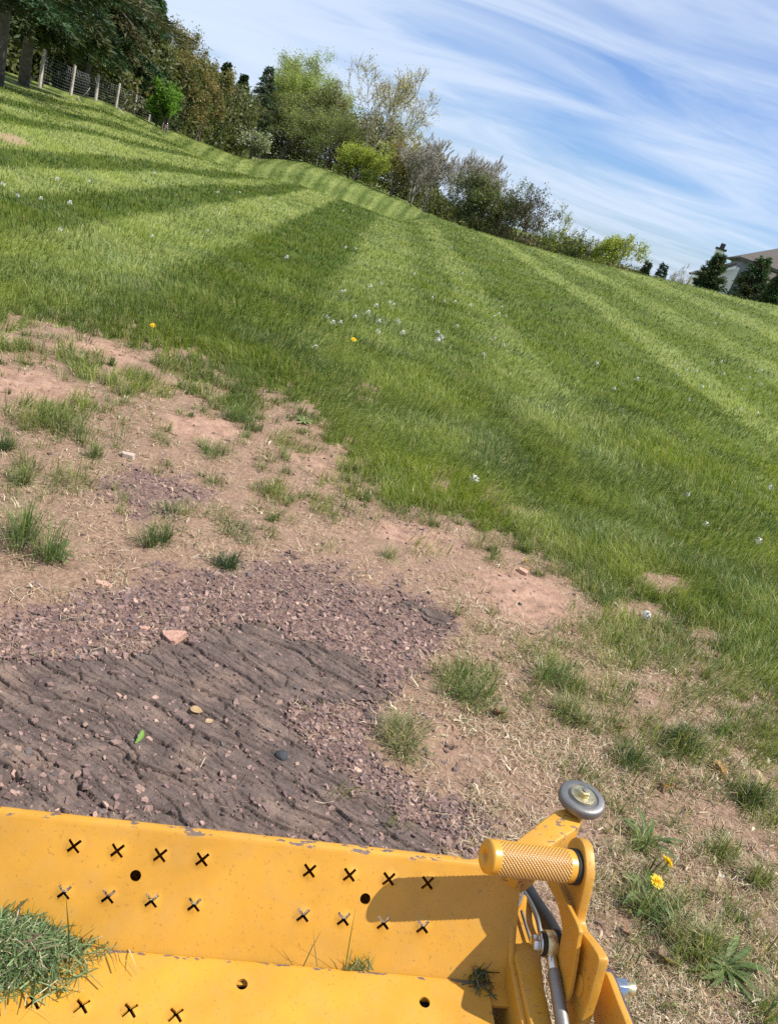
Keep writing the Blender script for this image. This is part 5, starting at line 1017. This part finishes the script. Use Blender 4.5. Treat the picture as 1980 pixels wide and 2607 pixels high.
# white seed heads
M_PUFF, t_, b_ = mat('seed_down'); b_.inputs['Base Color'].default_value = (.62, .61, .54, 1); b_.inputs['Roughness'].default_value = .9; M_PUFF.node_tree.nodes['Principled BSDF'].inputs['Subsurface Weight'].default_value = 0
def puff(r, n):
    d = rng.normal(size=(n, 3)); d /= np.linalg.norm(d, axis=1)[:, None]; s = np.cross(d, rng.normal(size=(n, 3))); s /= np.linalg.norm(s, axis=1)[:, None]; t = np.cross(d, s); c = d*r*.9; w = r*.24; nr = n
    V1 = np.stack([c-s*w, c+t*w, c+s*w, c-t*w], 1)+d[:, None]*0; w2 = r*.02; V2 = np.stack([d*r*.15-s*w2, d*r*.15+s*w2, c+s*w2, c-s*w2], 1); V = np.concatenate([V1, V2]).reshape(-1, 3); i = np.arange(2*n)*4
    return np_mesh('seed_ball', V, [np.stack([i, i+1, i+2, i+3], 1)])
M_STEM = simple('stem_pale', (.28, .26, .14), .6)
p = ground_at(1383, 1352); e = empty('dandelion_clock', p); tag(e, 'big round white dandelion clock at the edge of the bare soil', 'dandelion'); hh = .055
link('stem', tubes_mesh('stem', [(np.array([[0, 0, -.005], [.002, 0, hh/2], [0, 0, hh]]), .0016, 6)]), M_STEM, e); o = link('seed_ball', puff(.023, 85), M_PUFF, e); o.location = (0, 0, hh)
o = link('seed_core', tubes_mesh('seed_core', [(np.array([[0, 0, hh-.004], [0, 0, hh+.004]]), .004, 8)]), M_BARK, e)
puffs = [puff(.021, 34) for _ in range(4)]; stemm = tubes_mesh('stem', [(np.array([[0, 0, -.01], [0, 0, .05]]), .002, 4)])
R2 = [(645,875),(662,873),(820,848),(887,826),(855,968),(935,948),(962,958),(558,1028),(590,1070),(637,1065),(727,1030),(990,1070),(1015,1135),(1230,1130),(1250,1142),(1268,1150),(1240,1172),(1225,1185),(1255,1160),(1273,940),(1337,938),(1427,960),(1605,1007),(1650,1022),(1577,1022),(1350,1082),(1583,1153),(1640,1195),(480,1225),(1330,523),(1450,548),(1475,555),(1632,680),(1383,758),(668,610),(730,610),(210,303),(25,268),(655,382),(795,390),(1315,602),(1620,970),(1198,910),(865,1127),(805,1010),(870,1062),(1090,768)]
R1 = [(110,720),(250,735),(350,625),(545,632),(425,777),(370,930),(930,965),(1060,950),(1370,805),(1225,732),(1330,700),(1465,702),(1650,738),(900,1365),(945,583),(735,585),(20,650),(590,1085),(1270,935),(1425,880)]
R3 = [(372,545),(385,548),(1245,52),(1280,32),(1290,70),(1330,75),(1350,147),(1300,195),(1437,32),(1447,85),(1522,150),(1520,240),(1590,258),(1610,68),(1605,130),(1645,578),(1590,810),(975,155),(900,50),(420,10),(1370,730),(1288,612),(1560,95),(1400,40)]
R5 = [(15,905),(775,1090),(990,1085),(850,1130),(745,1260),(1180,1180)]
hs = [(509+.3535*a, 322.4+.3535*b) for a, b in R2]+[(.3535*a, 169.7+.3535*b) for a, b in R1[::2]+R1[1:6:2]]+[(831.5+.505*a, 763.6+.505*b) for a, b in R3]+[(1442.4+.1414*a, 509+.1414*b) for a, b in R5]
for i in range(4): hs.append((float(rng.uniform(300, 1640)), float(rng.uniform(500, 900))) if i < 10 else (float(rng.uniform(0, 700)), float(rng.uniform(400, 560))))
stt = stemm; stt.materials.append(M_STEM)
for m_ in puffs: m_.materials.append(M_PUFF)
for i, (x, y) in enumerate(hs):
    p = hit(x, y)
    if math.hypot(p[0], p[1]) > 60 or p[1] < 1: continue
    d_ = math.hypot(p[0], p[1]); f = 1-.045/max(.4, CAM_H-p[2]); X, Y = p[0]*f, p[1]*f; s = float(rng.uniform(.8, 1.2))*(1+.02*min(d_, 25))
    e = empty('dandelion_clock', (X, Y, float(gz(X, Y)))); e.scale = (s,)*3; cl = 1222 <= (x-509)/.3535 <= 1272 and 1125 <= (y-322.4)/.3535 <= 1190; tag(e, 'white dandelion seed head in the tight clump in mid lawn' if cl else 'small white dandelion seed head standing apart in the mown grass', 'dandelion', 'clump of white dandelion seed heads' if cl else 'white dandelion seed heads across the lawn')
    a = link('stem', stt, None, e); b = link('seed_ball', puffs[i % 4], None, e); b.location = (0, 0, .052)
# named grass tufts on the bare soil
def tuft(lab, px, wpx_, n, hgt, col, dry=.12, lean=.9, skirt=40, name='grass_tuft'):
    p = ground_at(*px); d = math.dist(p, CAM); R = wpx_/2*d/1663*.75;  a = rng.uniform(0, 2*np.pi, n); k = rng.random(n)**.7; k = k*(.45+1.1*vnoise(a*1.3, a*0, int(abs(px[0])))); nc = int(rng.integers(3, 7)); ca_ = rng.uniform(0, 2*np.pi, nc); cr_2 = R*.85*rng.random(nc)**.7; w_ = rng.random(nc)+.15; w_ /= w_.sum(); ci = rng.choice(nc, n, p=w_); P = np.stack([np.cos(ca_)[ci]*cr_2[ci]+np.cos(a)*k*R*.45, .8*np.sin(ca_)[ci]*cr_2[ci]+np.sin(a)*k*R*.45, np.zeros(n)], 1); P[:, 2] = gz(P[:, 0]+p[0], P[:, 1]+p[1])-p[2]-.003
    H = 1.15*hgt*(.3+.95*rng.random(n));  V, F = blade_arrays(P, H, .0013+.0014*rng.random(n), a+rng.normal(0, .8, n), np.abs(rng.normal(lean*(.3+.8*k), .4)), curl=.28); c = np.array(col)[None]*(.55+.8*rng.random((n, 1)))*(1+.2*rng.normal(size=(n, 3))*.4)
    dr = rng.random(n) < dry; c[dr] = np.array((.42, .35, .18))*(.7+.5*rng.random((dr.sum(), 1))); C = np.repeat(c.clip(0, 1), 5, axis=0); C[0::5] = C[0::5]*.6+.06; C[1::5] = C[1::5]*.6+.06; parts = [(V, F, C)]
    m = skirt*2; a = rng.uniform(0, 2*np.pi, m); P = np.stack([np.cos(a)*R*(.2+.7*rng.random(m)), np.sin(a)*R*(.2+.7*rng.random(m)), np.zeros(m)+.004], 1); V, F = blade_arrays(P, .03+.05*rng.random(m), .0016+.001*rng.random(m), a+rng.normal(0, .4, m), 2.5+rng.random(m)*3); V[:, 2] = np.maximum(V[:, 2]*.35, gz(V[:, 0]+p[0], V[:, 1]+p[1])-p[2]+.001)
    C = np.repeat(np.array((.55, .46, .30))[None]*(.6+.5*rng.random((m, 1))), 5, axis=0); parts.append((V, F, C)); V, F, C = merge(parts); o = link(name, np_mesh(name, V, F, C), M_GRASS); o.location = p; tag(o, lab, 'grass tuft', 'grass tufts on the bare soil')
DK = (.075, .12, .035); MD = (.13, .19, .05); OL = (.18, .21, .075)
tuft('large tall tuft at the left edge above the shale field', (82, 1190), 165, 520, .15, MD)
tuft('tuft just left of the lone dark round one', (326, 1170), 120, 300, .085, DK, .2, 1.2)
tuft('small dark round tuft alone on the upper edge of the shale chips', (492, 1222), 95, 330, .062, (.04, .075, .025), .06, 1.1, 70)
tuft('low flat dark tuft directly above the round dark one', (500, 1150), 150, 260, .055, DK, .25, 1.5)
tuft('thin tuft above and right of the flat pink stones in the purple shale', (365, 1105), 120, 180, .055, DK, .3, 1.4)
tuft('spiky tuft right of the small grey brown stone', (466, 985), 90, 190, .085, MD, .15, .9)
tuft('small tuft left of the small grey brown stone', (203, 990), 60, 170, .075, MD, .1, .8)
tuft('rounded tuft on the soil above the small grey brown stone', (352, 950), 90, 170, .055, OL, .3, 1.1)
tuft('tiny lone tuft on the red soil left of the brick shaped stone', (838, 1205), 45, 90, .07, MD, .15, .8)
tuft('wide tuft on the bedrock edge nearest the mower', (850, 1600), 170, 420, .085, OL, .3, 1.2)
tuft('large tuft above the dark red brown leaf', (1010, 1500), 190, 520, .095, MD, .22, 1.1)
tuft('large tuft right of the dark red brown leaf', (1190, 1480), 170, 460, .095, MD, .22, 1.1)
tuft('ragged tuft left of the dark folded leaf', (1255, 1560), 150, 380, .085, OL, .25, 1.2)
tuft('dark dense tuft right of the dark folded leaf', (1345, 1650), 130, 330, .08, DK, .15, 1.0)
tuft('dark spreading tuft above the orange tan leaf', (1470, 1615), 180, 520, .095, DK, .15, 1.0)
tuft('bright tuft between the orange tan leaf and the right edge', (1555, 1590), 110, 260, .09, MD, .15, .9)
tuft('darkest tuft at the right edge below the cream leaf', (1640, 1740), 130, 400, .09, (.04, .08, .02), .1, .9)
tuft('thin tuft on straw above the grey speckled pebble', (1550, 1850), 90, 190, .075, OL, .3, .9)
tuft('grassy tuft rising from the large dandelion rosette', (1500, 2050), 150, 320, .11, OL, .3, 1.0)
tuft('tuft below the yellow dandelions', (1420, 1990), 130, 260, .075, DK, .3, 1.2)
tuft('dark green tuft just below the big dandelion clock', (1330, 1400), 150, 330, .08, MD, .2, 1.2)
tuft('tuft at the right edge beside the grey speckled pebble', (1650, 1930), 100, 200, .08, OL, .25, 1.0)
tuft('broad tuft at the left edge under the upper bare patch', (110, 925), 190, 420, .10, MD, .2, 1.0)
tuft('dark tuft at the far left edge beside the broad one', (8, 975), 60, 200, .08, DK, .1, .9)
tuft('small upright tuft below the broad left one', (50, 1045), 60, 150, .09, MD, .2, .8)
tuft('thin dry tuft right of the small upright left one', (135, 1050), 110, 150, .06, OL, .4, 1.2)
tuft('lime edged tuft at the top of the middle bare soil', (530, 915), 120, 420, .10, MD, .05, .9)
tuft('tuft at the bottom right corner below the large rosette', (1655, 2190), 110, 260, .08, MD, .25, 1.0)
